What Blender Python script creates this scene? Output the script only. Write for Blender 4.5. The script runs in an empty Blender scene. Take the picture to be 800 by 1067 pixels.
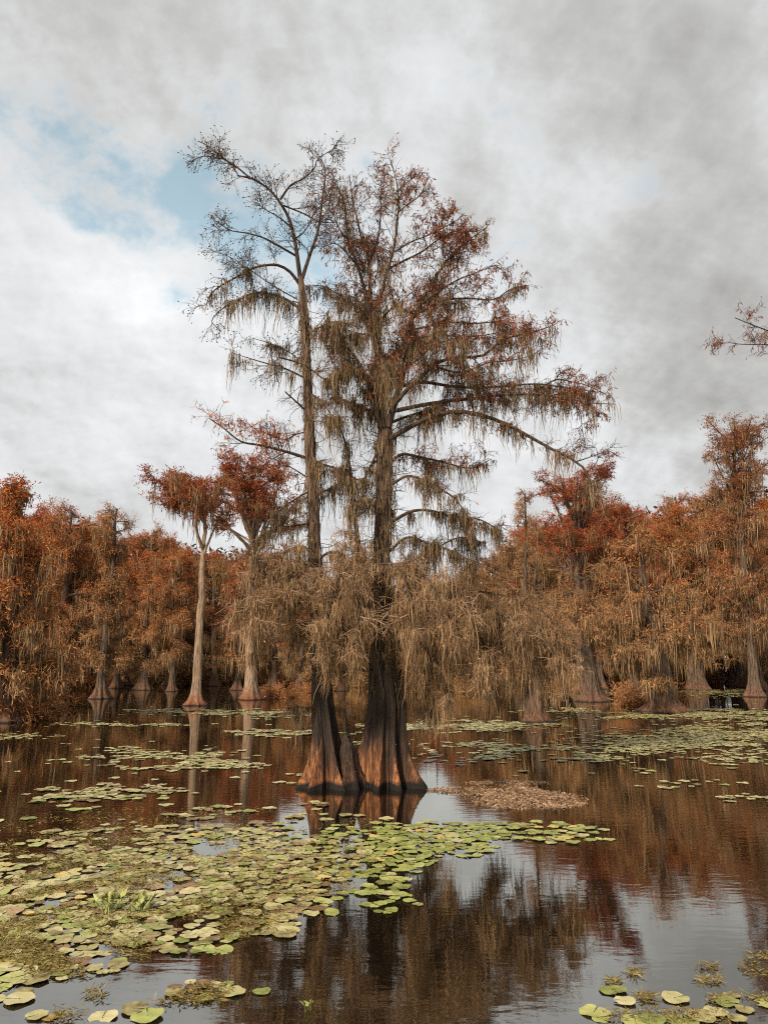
import bpy, math, numpy as np
R = math.radians
rng = np.random.default_rng(11)
scene = bpy.context.scene
COL = scene.collection

# ------------------------------------------------------------------ camera
CAM_H, PITCH, FOVY = 2.7, 11.0, 67.0
F = 533.5 / math.tan(R(FOVY / 2))
cam = bpy.data.cameras.new("camera")
cam.sensor_fit = 'VERTICAL'
cam.angle_y = R(FOVY)
cam.clip_start, cam.clip_end = 0.05, 5000
camo = bpy.data.objects.new("camera", cam)
COL.objects.link(camo)
camo.location = (0, 0, CAM_H)
camo.rotation_euler = (R(90 + PITCH), 0, 0)
scene.camera = camo
_c, _s = math.cos(R(PITCH)), math.sin(R(PITCH))


def ray(px, py):
    a, b = (px - 400.0) / F, (533.5 - py) / F
    return np.array([a, _c - b * _s, _s + b * _c])


def P(px, py, d):                       # the point seen at a place of the photo, on the upright plane y = d
    r = ray(px, py)
    return np.array([0, 0, CAM_H]) + r * (d / r[1])


def W(px, py):                          # the point of the water surface seen there
    r = ray(px, py)
    return np.array([0, 0, CAM_H]) + r * (-CAM_H / r[2])


# ------------------------------------------------------------------ materials
def nodes(m):
    m.use_nodes = True
    nt = m.node_tree
    nt.nodes.clear()
    return nt


def N(nt, t, **kw):
    n = nt.nodes.new(t)
    for k, v in kw.items():
        if k.startswith('i_'):
            key = k[2:]
            n.inputs[int(key) if key.isdigit() else key.replace('_', ' ')].default_value = v
        else:
            setattr(n, k, v)
    return n


def ramp(nt, stops, interp='LINEAR'):
    n = nt.nodes.new('ShaderNodeValToRGB')
    n.color_ramp.interpolation = interp
    e = n.color_ramp.elements
    while len(e) < len(stops):
        e.new(0.5)
    for el, (p, c) in zip(e, stops):
        el.position = p
        el.color = (*c, 1) if len(c) == 3 else c
    return n


def leaf_mat(name, stops, rough=0.75, transl=0.18, scale=0.35):
    """colour varies from leaf to leaf and, more slowly, from spray to spray"""
    m = bpy.data.materials.new(name)
    nt = nodes(m)
    L = nt.links.new
    g = N(nt, 'ShaderNodeNewGeometry')
    tc = N(nt, 'ShaderNodeTexCoord')
    no = N(nt, 'ShaderNodeTexNoise', i_Scale=scale, i_Detail=3.0)
    L(tc.outputs['Object'], no.inputs['Vector'])
    mx = N(nt, 'ShaderNodeMath', operation='MULTIPLY_ADD', i_1=1.5, i_2=-0.5)
    L(no.outputs[0], mx.inputs[0])
    ad = N(nt, 'ShaderNodeMath', operation='MULTIPLY_ADD', i_1=0.55, i_2=0.0)
    L(g.outputs['Random Per Island'], ad.inputs[0])
    ad2 = N(nt, 'ShaderNodeMath', operation='MULTIPLY_ADD', i_1=0.6)
    L(mx.outputs[0], ad2.inputs[0])
    L(ad.outputs[0], ad2.inputs[2])
    r = ramp(nt, stops)
    L(ad2.outputs[0], r.inputs[0])
    d = N(nt, 'ShaderNodeBsdfDiffuse')
    t = N(nt, 'ShaderNodeBsdfTranslucent')
    L(r.outputs[0], d.inputs[0])
    L(r.outputs[0], t.inputs[0])
    x = N(nt, 'ShaderNodeMixShader', i_0=transl)
    L(d.outputs[0], x.inputs[1])
    L(t.outputs[0], x.inputs[2])
    o = N(nt, 'ShaderNodeOutputMaterial')
    L(x.outputs[0], o.inputs[0])
    return m


def bark_mat(name, dark, light, ruddy, stain=1.0, algae_creases=0.0, foot=.22, bump=0.5, sc=1.0):
    """stringy cypress bark: long vertical fibres, ruddy high-water band, black wet foot"""
    m = bpy.data.materials.new(name)
    nt = nodes(m)
    L = nt.links.new
    tc = N(nt, 'ShaderNodeTexCoord')
    mp = N(nt, 'ShaderNodeMapping')
    mp.inputs['Scale'].default_value = (14 * sc, 14 * sc, 1.1 * sc)
    L(tc.outputs['Object'], mp.inputs[0])
    n1 = N(nt, 'ShaderNodeTexNoise', i_Scale=1.6, i_Detail=6.0, i_Roughness=0.65, i_Distortion=0.4)
    L(mp.outputs[0], n1.inputs['Vector'])
    n2 = N(nt, 'ShaderNodeTexNoise', i_Scale=1.3, i_Detail=4.0)
    L(tc.outputs['Object'], n2.inputs['Vector'])
    r1 = ramp(nt, [(0.38, dark), (0.52, tuple(0.5 * (a + b) for a, b in zip(dark, light))), (0.68, light)])
    L(n1.outputs[0], r1.inputs[0])
    geo = N(nt, 'ShaderNodeNewGeometry')
    sep = N(nt, 'ShaderNodeSeparateXYZ')
    L(geo.outputs['Position'], sep.inputs[0])
    # ragged upper edge of the flood stain
    ed = N(nt, 'ShaderNodeMath', operation='MULTIPLY_ADD', i_1=-1.6)
    L(n1.outputs[0], ed.inputs[0])
    L(sep.outputs[2], ed.inputs[2])
    mr = N(nt, 'ShaderNodeMapRange', i_1=-0.65, i_2=0.25, i_3=stain, i_4=0.0)
    L(ed.outputs[0], mr.inputs[0])
    r2 = ramp(nt, [(0.36, tuple(0.22 * v for v in ruddy)), (0.5, tuple(0.6 * v for v in ruddy)), (0.66, ruddy)])
    L(n1.outputs[0], r2.inputs[0])
    n4 = N(nt, 'ShaderNodeTexNoise', i_Scale=1.0, i_Detail=4.0)
    mp4 = N(nt, 'ShaderNodeMapping')
    mp4.inputs['Scale'].default_value = (3.2, 3.2, .35)
    L(tc.outputs['Object'], mp4.inputs[0])
    L(mp4.outputs[0], n4.inputs['Vector'])
    dk = N(nt, 'ShaderNodeMath', operation='MULTIPLY_ADD', i_1=5.0)
    L(n4.outputs[0], dk.inputs[0])
    L(sep.outputs[2], dk.inputs[2])
    md = N(nt, 'ShaderNodeMapRange', i_1=4.6, i_2=6.2, i_3=algae_creases, i_4=0.0)
    L(dk.outputs[0], md.inputs[0])
    mixd = N(nt, 'ShaderNodeMix', data_type='RGBA')
    mixd.inputs[7].default_value = (.016, .012, .010, 1)
    L(md.outputs[0], mixd.inputs[0])
    L(r1.outputs[0], mixd.inputs[6])
    # black runs painted in for the shade of creases down the stained butt
    rn = N(nt, 'ShaderNodeMapRange', i_1=.46, i_2=.56, i_3=1.0, i_4=1.0 - algae_creases)
    L(n4.outputs[0], rn.inputs[0])
    mrx = N(nt, 'ShaderNodeMath', operation='MULTIPLY')
    L(mr.outputs[0], mrx.inputs[0])
    L(rn.outputs[0], mrx.inputs[1])
    mr = mrx
    mix = N(nt, 'ShaderNodeMix', data_type='RGBA')
    L(mr.outputs[0], mix.inputs[0])
    L(mixd.outputs[2], mix.inputs[6])
    L(r2.outputs[0], mix.inputs[7])
    wet = N(nt, 'ShaderNodeMath', operation='MULTIPLY_ADD', i_1=-foot)
    L(n2.outputs[0], wet.inputs[0])
    L(sep.outputs[2], wet.inputs[2])
    mw = N(nt, 'ShaderNodeMapRange', i_1=-0.03, i_2=0.05, i_3=1.0, i_4=0.0)
    L(wet.outputs[0], mw.inputs[0])
    mix2 = N(nt, 'ShaderNodeMix', data_type='RGBA')
    mix2.inputs[7].default_value = (0.012, 0.010, 0.009, 1)
    L(mw.outputs[0], mix2.inputs[0])
    L(mix.outputs[2], mix2.inputs[6])
    b = N(nt, 'ShaderNodeBsdfPrincipled', i_Roughness=0.85)
    b.inputs['Specular IOR Level'].default_value = 0.2
    L(mix2.outputs[2], b.inputs['Base Color'])
    mp5 = N(nt, 'ShaderNodeMapping')
    mp5.inputs['Scale'].default_value = (30 * sc, 30 * sc, 6 * sc)
    L(tc.outputs['Object'], mp5.inputs[0])
    n5 = N(nt, 'ShaderNodeTexNoise', i_Scale=1.0, i_Detail=5.0, i_Roughness=.7)
    L(mp5.outputs[0], n5.inputs['Vector'])
    hs_ = N(nt, 'ShaderNodeMath', operation='MULTIPLY_ADD', i_1=.5)
    L(n5.outputs[0], hs_.inputs[0])
    L(n1.outputs[0], hs_.inputs[2])
    bp = N(nt, 'ShaderNodeBump', i_Strength=bump, i_Distance=0.06)
    L(hs_.outputs[0], bp.inputs['Height'])
    L(bp.outputs[0], b.inputs['Normal'])
    o = N(nt, 'ShaderNodeOutputMaterial')
    L(b.outputs[0], o.inputs[0])
    return m


M = {}
M['bark_main'] = bark_mat('bark_weathered', (0.014, 0.010, 0.008), (0.19, 0.12, 0.075), (0.38, 0.155, 0.062), algae_creases=.85, bump=1.0)
M['bark_far'] = bark_mat('bark_brown', (0.018, 0.013, 0.010), (0.12, 0.078, 0.05), (0.16, 0.075, 0.04), stain=.7, foot=.12, bump=0.5, sc=0.6)
M['bark_pale'] = bark_mat('bark_pale', (0.07, 0.046, 0.03), (0.29, 0.20, 0.132), (0.22, 0.09, 0.045), foot=.12, bump=0.4, sc=0.6)
M['bark_limb'] = bark_mat('bark_limb_silhouette', (0.012, 0.009, 0.007), (0.095, 0.062, 0.04), (0.1, 0.06, 0.04), stain=0, foot=0, bump=0.6)  # limb bark darkened in colour to read as a silhouette against the sky
M['rust'] = leaf_mat('rust_foliage', [(0.0, (0.10, 0.030, 0.012)), (0.4, (0.30, 0.088, 0.028)), (0.7, (0.42, 0.145, 0.048)), (1, (0.50, 0.24, 0.10))])
M['red'] = leaf_mat('red_foliage', [(0.0, (0.10, 0.021, 0.011)), (0.45, (0.31, 0.058, 0.022)), (0.8, (0.42, 0.105, 0.036)), (1, (0.48, 0.20, 0.08))])
M['crimson'] = leaf_mat('crimson_foliage', [(0.0, (0.08, 0.018, 0.010)), (0.45, (0.215, 0.046, 0.021)), (0.8, (0.30, 0.085, 0.036)), (1, (0.38, 0.17, 0.08))])
M['orange'] = leaf_mat('orange_foliage', [(0.0, (0.10, 0.032, 0.014)), (0.4, (0.29, 0.090, 0.033)), (0.75, (0.41, 0.155, 0.056)), (1, (0.49, 0.26, 0.12))])
M['brown'] = leaf_mat('brown_foliage', [(0.0, (0.08, 0.034, 0.015)), (0.4, (0.25, 0.105, 0.044)), (0.75, (0.38, 0.18, 0.075)), (1, (0.48, 0.28, 0.14))])
M['dull'] = leaf_mat('russet_sprays', [(0.0, (0.060, 0.022, 0.014)), (0.4, (0.17, 0.058, 0.030)), (0.75, (0.26, 0.11, 0.052)), (1, (0.34, 0.20, 0.10))], scale=0.8)
M['tan'] = leaf_mat('dry_twigs', [(0.0, (0.08, 0.042, 0.020)), (0.4, (0.24, 0.13, 0.058)), (0.75, (0.42, 0.245, 0.115)), (1, (0.56, 0.38, 0.21))])
M['moss_far'] = leaf_mat('spanish_moss_far', [(0.0, (0.055, 0.036, 0.019)), (0.5, (0.20, 0.125, 0.066)), (1, (0.42, 0.28, 0.16))], transl=0.1)
M['moss'] = leaf_mat('spanish_moss', [(0.0, (0.040, 0.029, 0.017)), (0.5, (0.155, 0.106, 0.060)), (1, (0.33, 0.24, 0.148))], transl=0.15, scale=0.8)
M['moss_pale'] = leaf_mat('spanish_moss_pale', [(0.0, (0.05, 0.032, 0.017)), (0.5, (0.21, 0.130, 0.068)), (1, (0.47, 0.32, 0.19))], transl=0.08, scale=0.8)
M['twig'] = leaf_mat('twig_bark', [(0.0, (0.02, 0.014, 0.010)), (0.6, (0.06, 0.040, 0.028)), (1, (0.12, 0.085, 0.06))], transl=0.0)  # twig colour darkened too, for the same silhouette look
M['twig_pale'] = leaf_mat('twig_grey', [(0.0, (0.06, 0.036, 0.020)), (0.55, (0.22, 0.14, 0.085)), (1, (0.52, 0.38, 0.25))], transl=0.0, scale=1.2)
M['woods'] = leaf_mat('far_woods', [(0.0, (0.015, 0.010, 0.007)), (0.5, (0.05, 0.028, 0.016)), (1, (0.12, 0.062, 0.032))], scale=0.12)  # colour darkened to put the shade of the wood's interior into the foliage


# ------------------------------------------------------------------ geometry
class Geo:
    def __init__(s):
        s.v, s.q, s.mi, s.n = [], [], [], 0

    def add(s, v, q, mi=0):
        if len(v) == 0:
            return
        s.v.append(np.asarray(v, np.float32))
        s.q.append(np.asarray(q, np.int64) + s.n)
        s.mi.append(np.full(len(q), mi, np.int32))
        s.n += len(v)

    def mesh(s, name, mats, smooth=True):
        v = np.concatenate(s.v)
        q = np.concatenate(s.q)
        mi = np.concatenate(s.mi)
        me = bpy.data.meshes.new(name)
        me.vertices.add(len(v))
        me.vertices.foreach_set('co', v.ravel())
        me.loops.add(q.size)
        me.loops.foreach_set('vertex_index', q.ravel().astype(np.int32))
        me.polygons.add(len(q))
        me.polygons.foreach_set('loop_start', np.arange(0, q.size, 4, dtype=np.int32))
        me.polygons.foreach_set('loop_total', np.full(len(q), 4, np.int32))
        me.polygons.foreach_set('material_index', mi)
        me.polygons.foreach_set('use_smooth', np.full(len(q), smooth, bool))
        for m in mats:
            me.materials.append(m)
        me.update(calc_edges=True)
        return me


def link(name, me, parent=None):
    o = bpy.data.objects.new(name, me)
    COL.objects.link(o)
    if parent is not None:
        o.parent = parent
    return o


def thing(name, label, cat, loc=(0, 0, 0), group=None):
    o = bpy.data.objects.new(name, None)
    o.empty_display_size = 0.3
    COL.objects.link(o)
    o.location = loc
    return tag(o, label, cat, group)


def tag(o, label=None, cat=None, group=None, kind=None):
    if label: o['label'] = label
    if cat: o['category'] = cat
    if group: o['group'] = group
    if kind: o['kind'] = kind
    return o


def norm(a):
    return a / np.maximum(np.linalg.norm(a, axis=-1, keepdims=True), 1e-9)


def smooth_path(pts, n):
    pts = np.asarray(pts, float)
    if len(pts) == 2:
        t = np.linspace(0, 1, n)[:, None]
        return pts[0] * (1 - t) + pts[1] * t
    p = np.vstack([2 * pts[0] - pts[1], pts, 2 * pts[-1] - pts[-2]])
    seg = np.linalg.norm(np.diff(pts, axis=0), axis=1)
    cum = np.concatenate([[0], np.cumsum(seg)])
    out = []
    for u in np.linspace(0, cum[-1], n):
        i = min(np.searchsorted(cum, u, side='right') - 1, len(seg) - 1)
        t = (u - cum[i]) / seg[i]
        a, b, c, d = p[i], p[i + 1], p[i + 2], p[i + 3]
        out.append(0.5 * (2 * b + (c - a) * t + (2 * a - 5 * b + 4 * c - d) * t * t + (3 * b - a - 3 * c + d) * t ** 3))
    return np.array(out)


def grow(st, dr, ln, n, droop, wig, rg, up=0.0):
    """N curved paths of n points"""
    Nn = len(st)
    out = np.zeros((Nn, n, 3))
    out[:, 0] = st
    d = norm(dr)
    step = (ln / (n - 1))[:, None]
    for i in range(1, n):
        g = np.zeros((Nn, 3))
        g[:, 2] = up - droop * i / n
        d = norm(d + g / n + rg.normal(0, wig, (Nn, 3)))
        out[:, i] = out[:, i - 1] + d * step
    return out


def kids(paths, count, t0, t1, a0, a1, flat, rg, power=1.0):
    """starts, directions, parent index and t of `count` side shoots on each path"""
    Nn, n, _ = paths.shape
    idx = np.repeat(np.arange(Nn), count)
    t = t0 + (t1 - t0) * rg.random(len(idx)) ** power
    f = t * (n - 1)
    i = np.clip(f.astype(int), 0, n - 2)
    w = (f - i)[:, None]
    a, b = paths[idx, i], paths[idx, i + 1]
    st = a * (1 - w) + b * w
    tg = norm(b - a)
    r = rg.normal(0, 1, (len(idx), 3))
    r[:, 2] *= flat
    pr = norm(r - (r * tg).sum(1, keepdims=True) * tg)
    an = (a0 + (a1 - a0) * rg.random(len(idx)))[:, None]
    return st, norm(tg * np.cos(an) + pr * np.sin(an)), idx, t


def tubes(g, paths, r0, r1, k, mi=0):
    if len(paths) == 0:
        return
    Nn, n, _ = paths.shape
    tg = norm(np.gradient(paths, axis=1))
    ov = norm(paths[:, -1] - paths[:, 0])
    ref = np.where(np.abs(ov[:, 2:3]) > 0.8, np.array([[1.0, 0, 0]]), np.array([[0, 0, 1.0]]))[:, None]
    u = norm(np.cross(tg, np.broadcast_to(ref, tg.shape)))
    w = np.cross(tg, u)
    t = np.linspace(0, 1, n)[None, :]
    r = np.asarray(r0).reshape(-1, 1) * (1 - t) + np.asarray(r1).reshape(-1, 1) * t
    an = np.arange(k) * 2 * np.pi / k
    ring = u[:, :, None] * np.cos(an)[:, None] + w[:, :, None] * np.sin(an)[:, None]
    v = paths[:, :, None] + ring * r[:, :, None, None]
    base = (np.arange(Nn) * n * k)[:, None, None]
    ii = np.arange(n - 1)[None, :, None] * k
    jj = np.arange(k)[None, None, :]
    j2 = (jj + 1) % k
    q = np.stack([base + ii + jj, base + ii + j2, base + ii + k + j2, base + ii + k + jj], -1)
    g.add(v.reshape(-1, 3), q.reshape(-1, 4), mi)


def sprays(g, c, ax, ln, wd, rg, mi=0, fold=0.25):
    """leaf-sized pointed faces"""
    Nn = len(c)
    ax = norm(ax)
    s = norm(np.cross(ax, rg.normal(0, 1, (Nn, 3))))
    nm = np.cross(ax, s)
    ln, wd = np.asarray(ln).reshape(-1, 1), np.asarray(wd).reshape(-1, 1)
    mid = c + ax * ln * 0.5 + nm * ln * fold * rg.normal(0, 0.4, (Nn, 1))
    v = np.stack([c, mid + s * wd / 2, c + ax * ln, mid - s * wd / 2], 1)
    g.add(v.reshape(-1, 3), np.arange(Nn * 4).reshape(-1, 4), mi)


def moss(g, anchors, ln, per, wd, rg, spread=0.06, segs=4, mi=0):
    """beards of hanging strands: each strand a thin tapering ribbon"""
    a = np.repeat(anchors, per, 0)
    Nn = len(a)
    l = np.repeat(ln, per) * rg.uniform(0.25, 1.0, Nn)
    c = a + rg.normal(0, spread, (Nn, 3)) * np.array([1, 1, 0.35])
    th = rg.uniform(0, np.pi, Nn)
    s = np.stack([np.cos(th), np.sin(th), 0 * th], 1)
    w = wd * rg.uniform(0.5, 1.5, Nn)
    cur = c.copy()
    dx = rg.normal(0, 0.07 if segs > 3 else .03, (Nn, 2))
    rows = []
    prof = np.interp(np.linspace(0, 1, segs + 1), [0, 0.25, 0.7, 1], [0.55, 1.0, 0.7, 0.12])
    for i in range(segs + 1):
        hw = (w * prof[i] / 2)[:, None]
        rows.append(np.stack([cur - s * hw, cur + s * hw], 1))
        cur = cur + np.concatenate([(dx + rg.normal(0, 0.18 if segs > 3 else .10, (Nn, 2))) * (l / segs)[:, None], -(l / segs)[:, None]], 1)
    v = np.stack(rows, 1).reshape(-1, 3)                     # N, segs+1, 2
    b = (np.arange(Nn) * (segs + 1) * 2)[:, None]
    i = np.arange(segs)[None] * 2
    q = np.stack([b + i, b + i + 1, b + i + 3, b + i + 2], -1).reshape(-1, 4)
    g.add(v, q, mi)


def trunk_geo(g, path, rad, flare, fl_h, ribs, rg, k=36, mi=0, rib_amp=0.3, rib2=0.0):
    """swollen fluted cypress butt running up into a round stem"""
    path = np.asarray(path)
    n = len(path)
    z = path[:, 2]
    th = np.arange(k) * 2 * np.pi / k
    cen = np.sort(rg.uniform(0, 2 * np.pi, ribs)) * 0.4 + np.linspace(0, 2 * np.pi, ribs, endpoint=False) * 0.6
    amp = rg.uniform(0.5, 1.0, ribs)
    lob = np.zeros(k)
    for c, a in zip(cen, amp):
        d = np.abs((th - c + np.pi) % (2 * np.pi) - np.pi)
        lob = np.maximum(lob, a * np.exp(-(d / (1.9 / ribs)) ** 1.5))
    lob = lob + rib2 * np.sin(th * ribs * 2.6 + 2.0 * np.sin(th * 3)) + rib2 * .6 * np.sin(th * ribs * 4.3 + 1.0)
    f = np.exp(-np.clip(z, 0, None) / fl_h)
    f2 = np.exp(-np.clip(z, 0, None) / (fl_h * 2.2))
    base = rad * (1 + flare * f ** 1.2)
    rr = base[:, None] * (1 - rib_amp * f2[:, None] + rib_amp * 2.0 * lob[None] * f2[:, None])
    rr = rr * (1 + 0.06 * np.sin(3 * th + rg.uniform(0, 6))[None] + rg.normal(0, 0.02 if k < 100 else .008, (n, k)))
    v = np.stack([path[:, None, 0] + rr * np.cos(th), path[:, None, 1] + rr * np.sin(th), np.broadcast_to(path[:, None, 2], rr.shape)], -1)
    i = np.arange(n - 1)[:, None] * k
    j = np.arange(k)[None]
    j2 = (j + 1) % k
    q = np.stack([i + j, i + j2, i + k + j2, i + k + j], -1)
    g.add(v.reshape(-1, 3), q.reshape(-1, 4), mi)


# ------------------------------------------------------------------ the pair of cypresses in the middle
D0 = 18.0


def traced(pts, d0, d1, n=18, bow=0.0, lift=0.0):
    """a limb followed through the photo, leaning d0 -> d1 metres towards/away along its length"""
    k = len(pts)
    out = []
    for i, (x, y) in enumerate(pts):
        t = i / (k - 1)
        out.append(P(x, y, D0 + d0 + (d1 - d0) * t ** 0.9 + bow * math.sin(math.pi * t)))
    return smooth_path(out, n)


PXM = D0 / F * 1.03


def dress(path, r0, r1, rg, leaf, mossy, parent, beard=1.0, l2=1.0, pale=False, cones=0.0, leafmat='dull', bare=1.0, droop=0.5, skirt=False, dens=1.0):
    """limb with side branches and twigs; its leaf sprays and its moss hang under it as sub-parts"""
    ln = np.linalg.norm(np.diff(path, axis=0), axis=1).sum()
    g = Geo()
    pth = path[None]
    tubes(g, pth, [r0], [r1], 8, 0)
    n2 = max(3, int(ln * 5.0 * dens))
    st, dr, _, t = kids(pth, n2, 0.12, 1.0, 0.5, 1.25, 0.7 if not skirt else 0.5, rg)
    dr[:, 2] += 0.15 if not skirt else 0.05
    L2 = l2 * rg.uniform(0.35, 1.0, n2) * (1.05 - 0.5 * t)
    b2 = grow(st, dr, L2, 7, droop, 0.13 if not skirt else .24, rg)
    # the tip itself carries twigs as well
    tubes(g, b2, r1 * 0.4 + 0.010 * L2, np.full(n2, 0.0035), 4, 1)
    c3 = 7 if not skirt else 10
    st3, dr3, i3, t3 = kids(b2, c3, 0.15, 1.0, 0.4, 1.2, 0.8, rg)
    L3 = (0.18 + 0.30 * rg.random(len(st3))) * (1.15 - 0.5 * t3) * (0.75 + 0.5 * l2)
    b3 = grow(st3, dr3, L3, 5, droop * (1.2 if not skirt else .6), 0.16 if not skirt else .34, rg)
    tubes(g, b3, np.full(len(b3), 0.0058), np.full(len(b3), 0.0028 if not skirt else .0032), 3, 1)
    c4 = 3
    st4, dr4, i4, t4 = kids(b3, c4, 0.2, 1.0, 0.4, 1.1, 1.0, rg)
    b4 = grow(st4, dr4, rg.uniform(0.07, 0.22, len(st4)), 3, droop, 0.15, rg)
    keep = rg.random(len(b4)) < 0.8 * bare
    tubes(g, b4[keep], np.full(keep.sum(), 0.0036), np.full(keep.sum(), 0.002), 3, 1)
    if cones > 0:
        tips = b4[:, -1][rg.random(len(b4)) < cones]
        rr = rg.uniform(0.012, 0.021, len(tips))
        pp = np.stack([tips + np.array([0, 0, 1]) * rr[:, None], tips, tips - np.array([0, 0, 1]) * rr[:, None]], 1)
        v = []
        for z_, k_ in ((1, 0.35), (0, 1.0), (-1, 0.35)):
            for a_ in range(4):
                v.append(tips + rr[:, None] * np.array([[k_ * math.cos(a_ * 1.571), k_ * math.sin(a_ * 1.571), z_ * 0.8]]))
        v = np.stack(v, 1)
        q0 = np.array([[0, 1, 2, 3], [4, 5, 1, 0], [5, 6, 2, 1], [6, 7, 3, 2], [7, 4, 0, 3], [8, 9, 5, 4], [9, 10, 6, 5], [10, 11, 7, 6], [11, 8, 4, 7], [11, 10, 9, 8]])
        q = (np.arange(len(tips)) * 12)[:, None, None] + q0[None]
        g.add(v.reshape(-1, 3), q.reshape(-1, 4), 2)
    limb = link('limb', g.mesh('limb', [M['bark_limb'], M['twig_pale'] if pale else M['twig'], M['twig']]), parent)
    if leaf > 0:
        lg = Geo()
        cl = np.clip(0.5 + 0.9 * np.sin(st3[:, 0] * 2.1 + st3[:, 2] * 1.7 + 1.3 * np.sin(st3[:, 1] * 1.9)), 0.34, 1)
        allp = np.concatenate([b3[:, 1:].reshape(-1, 3), b4.reshape(-1, 3), b4.reshape(-1, 3)])
        w = np.concatenate([np.repeat(cl, 4), np.repeat(np.repeat(cl, c4), 3), np.repeat(np.repeat(cl, c4), 3)])
        m = rg.random(len(allp)) < np.clip(leaf * w * 1.15, 0, 1)
        c = allp[m]
        ax = rg.normal(0, 0.5, (len(c), 3)) + np.array([0, 0, -0.75])
        sprays(lg, c, ax, rg.uniform(0.07, 0.18, len(c)), rg.uniform(0.013, 0.030, len(c)), rg)
        if lg.v:
            link('foliage', lg.mesh('foliage', [M[leafmat]], False), limb)
    if mossy > 0:
        mg = Geo()
        steep = np.abs(norm(np.gradient(path, axis=0))[:, 2]) > .72
        own = path[3:][~steep[3:]]
        on = np.concatenate([own, own + rg.normal(0, 0.03, own.shape), b2[:, 1:5].reshape(-1, 3), b2[:, 2:4].reshape(-1, 3)])
        on = on[rg.random(len(on)) < np.clip(mossy, 0, 1)]
        if len(on) > 14:
            l = (0.12 + rg.gamma(1.5, 0.26, len(on))) * beard
            moss(mg, on, np.minimum(l, 1.5), 20 if pale else 15, 0.011 if pale else .015, rg, spread=0.075 if pale else .055, segs=5)
            link('spanish_moss', mg.mesh('spanish_moss', [M['moss_pale'] if pale else M['moss']], False), limb)
    return limb


def main_trunk(parent, pts, rpx, flare, fl_h, ribs, seed, dep=0.0, amp=0.32, tufts=0):
    rg = np.random.default_rng(seed)
    n = 46
    p = [P(x, y, D0 + dep) for x, y in pts]
    p[0] = np.array([p[0][0], p[0][1], -0.35])
    path = smooth_path(p, n)
    path[:, 2] = np.maximum.accumulate(path[:, 2] + np.arange(n) * 1e-4)
    hh = np.linspace(0, 1, len(rpx))
    rad = np.interp(np.linspace(0, 1, n), hh, np.array(rpx) * PXM)
    g = Geo()
    trunk_geo(g, path, rad, flare, fl_h, ribs, rg, k=140, rib_amp=amp, rib2=.11)
    # shed strips of bark and trapped litter on the stem
    k = rg.integers(6, n - 1, 240)
    th = rg.uniform(0, 6.28, 240)
    rr = rad[k] * (1 + flare * np.exp(-np.clip(path[k, 2], 0, None) / fl_h) ** 1.2) * 1.02
    c = path[k] + np.stack([rr * np.cos(th), rr * np.sin(th), rg.uniform(-.1, .1, 240)], 1)
    sprays(g, c, np.stack([0.12 * np.cos(th), 0.12 * np.sin(th), -np.ones(240)], 1), rg.uniform(0.12, 0.4, 240), rg.uniform(0.012, 0.03, 240), rg)
    tk = link('trunk', g.mesh('trunk', [M['bark_main']]), parent)
    # beards and short dead twigs straight on the stem
    k = rg.integers(14, n - 2, tufts)
    th = rg.uniform(0, 6.28, tufts)
    c = path[k] + np.stack([rad[k] * np.cos(th), rad[k] * np.sin(th), rg.uniform(-.15, .15, tufts)], 1)
    g = Geo()
    moss(g, c, 0.2 + rg.gamma(1.5, .28, tufts), 12, .018, rg, spread=.06, segs=5)
    link('spanish_moss', g.mesh('trunk_moss', [M['moss']], False), tk)
    g = Geo()
    tw = grow(c, np.stack([np.cos(th), np.sin(th), rg.uniform(-.5, .6, tufts)], 1), rg.uniform(.2, .7, tufts), 6, .6, .2, rg)
    tubes(g, tw, np.full(tufts, .009), np.full(tufts, .003), 4)
    s2, d2, _, _ = kids(tw, 4, .3, 1, .4, 1.1, .8, rg)
    tubes(g, grow(s2, d2, rg.uniform(.08, .3, len(s2)), 4, .5, .2, rg), np.full(len(s2), .005), np.full(len(s2), .002), 3)
    link('dead_twigs', g.mesh('trunk_twigs', [M['twig']]), tk)
    return tk, path


# ---- left tree: nearly leafless, hung with cones
tl = thing('bald_cypress', 'slender leafless bald cypress with cone-dotted crown, left of the big central pair', 'tree', tuple(P(335, 817, D0) * np.array([1, 1, 0])))
LROOT = np.array(tl.location)


def to_local(path, root):
    return path - root


def build_main(root_obj, specs, seed):
    rg = np.random.default_rng(seed)
    hold = []
    before = set(o.name for o in root_obj.children)
    for sp in specs:
        pts, rp0, rp1, d0, d1 = sp[:5]
        kw = sp[5] if len(sp) > 5 else {}
        path = traced(pts, d0, d1, bow=kw.pop('bow', 0.0))
        dress(path, rp0 * PXM * .78, rp1 * PXM * .8, rg, kw.pop('leaf', 0.0), kw.pop('moss', 0.0), root_obj, **kw)


def rebase(root_obj):
    """geometry was laid out in place; hold it relative to the tree's foot"""
    off = np.array(root_obj.location)
    done = set()

    def walk(o, top):
        if o.type == 'MESH' and o.data.name not in done:
            done.add(o.data.name)
            a = np.empty(len(o.data.vertices) * 3, np.float32)
            o.data.vertices.foreach_get('co', a)
            a = a.reshape(-1, 3) - off.astype(np.float32)
            o.data.vertices.foreach_set('co', a.ravel())
            o.data.update()
        for c in o.children:
            walk(c, False)
    bpy.context.view_layer.update()
    for o in [x for x in bpy.data.objects if x.parent == root_obj]:
        walk(o, True)


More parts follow.
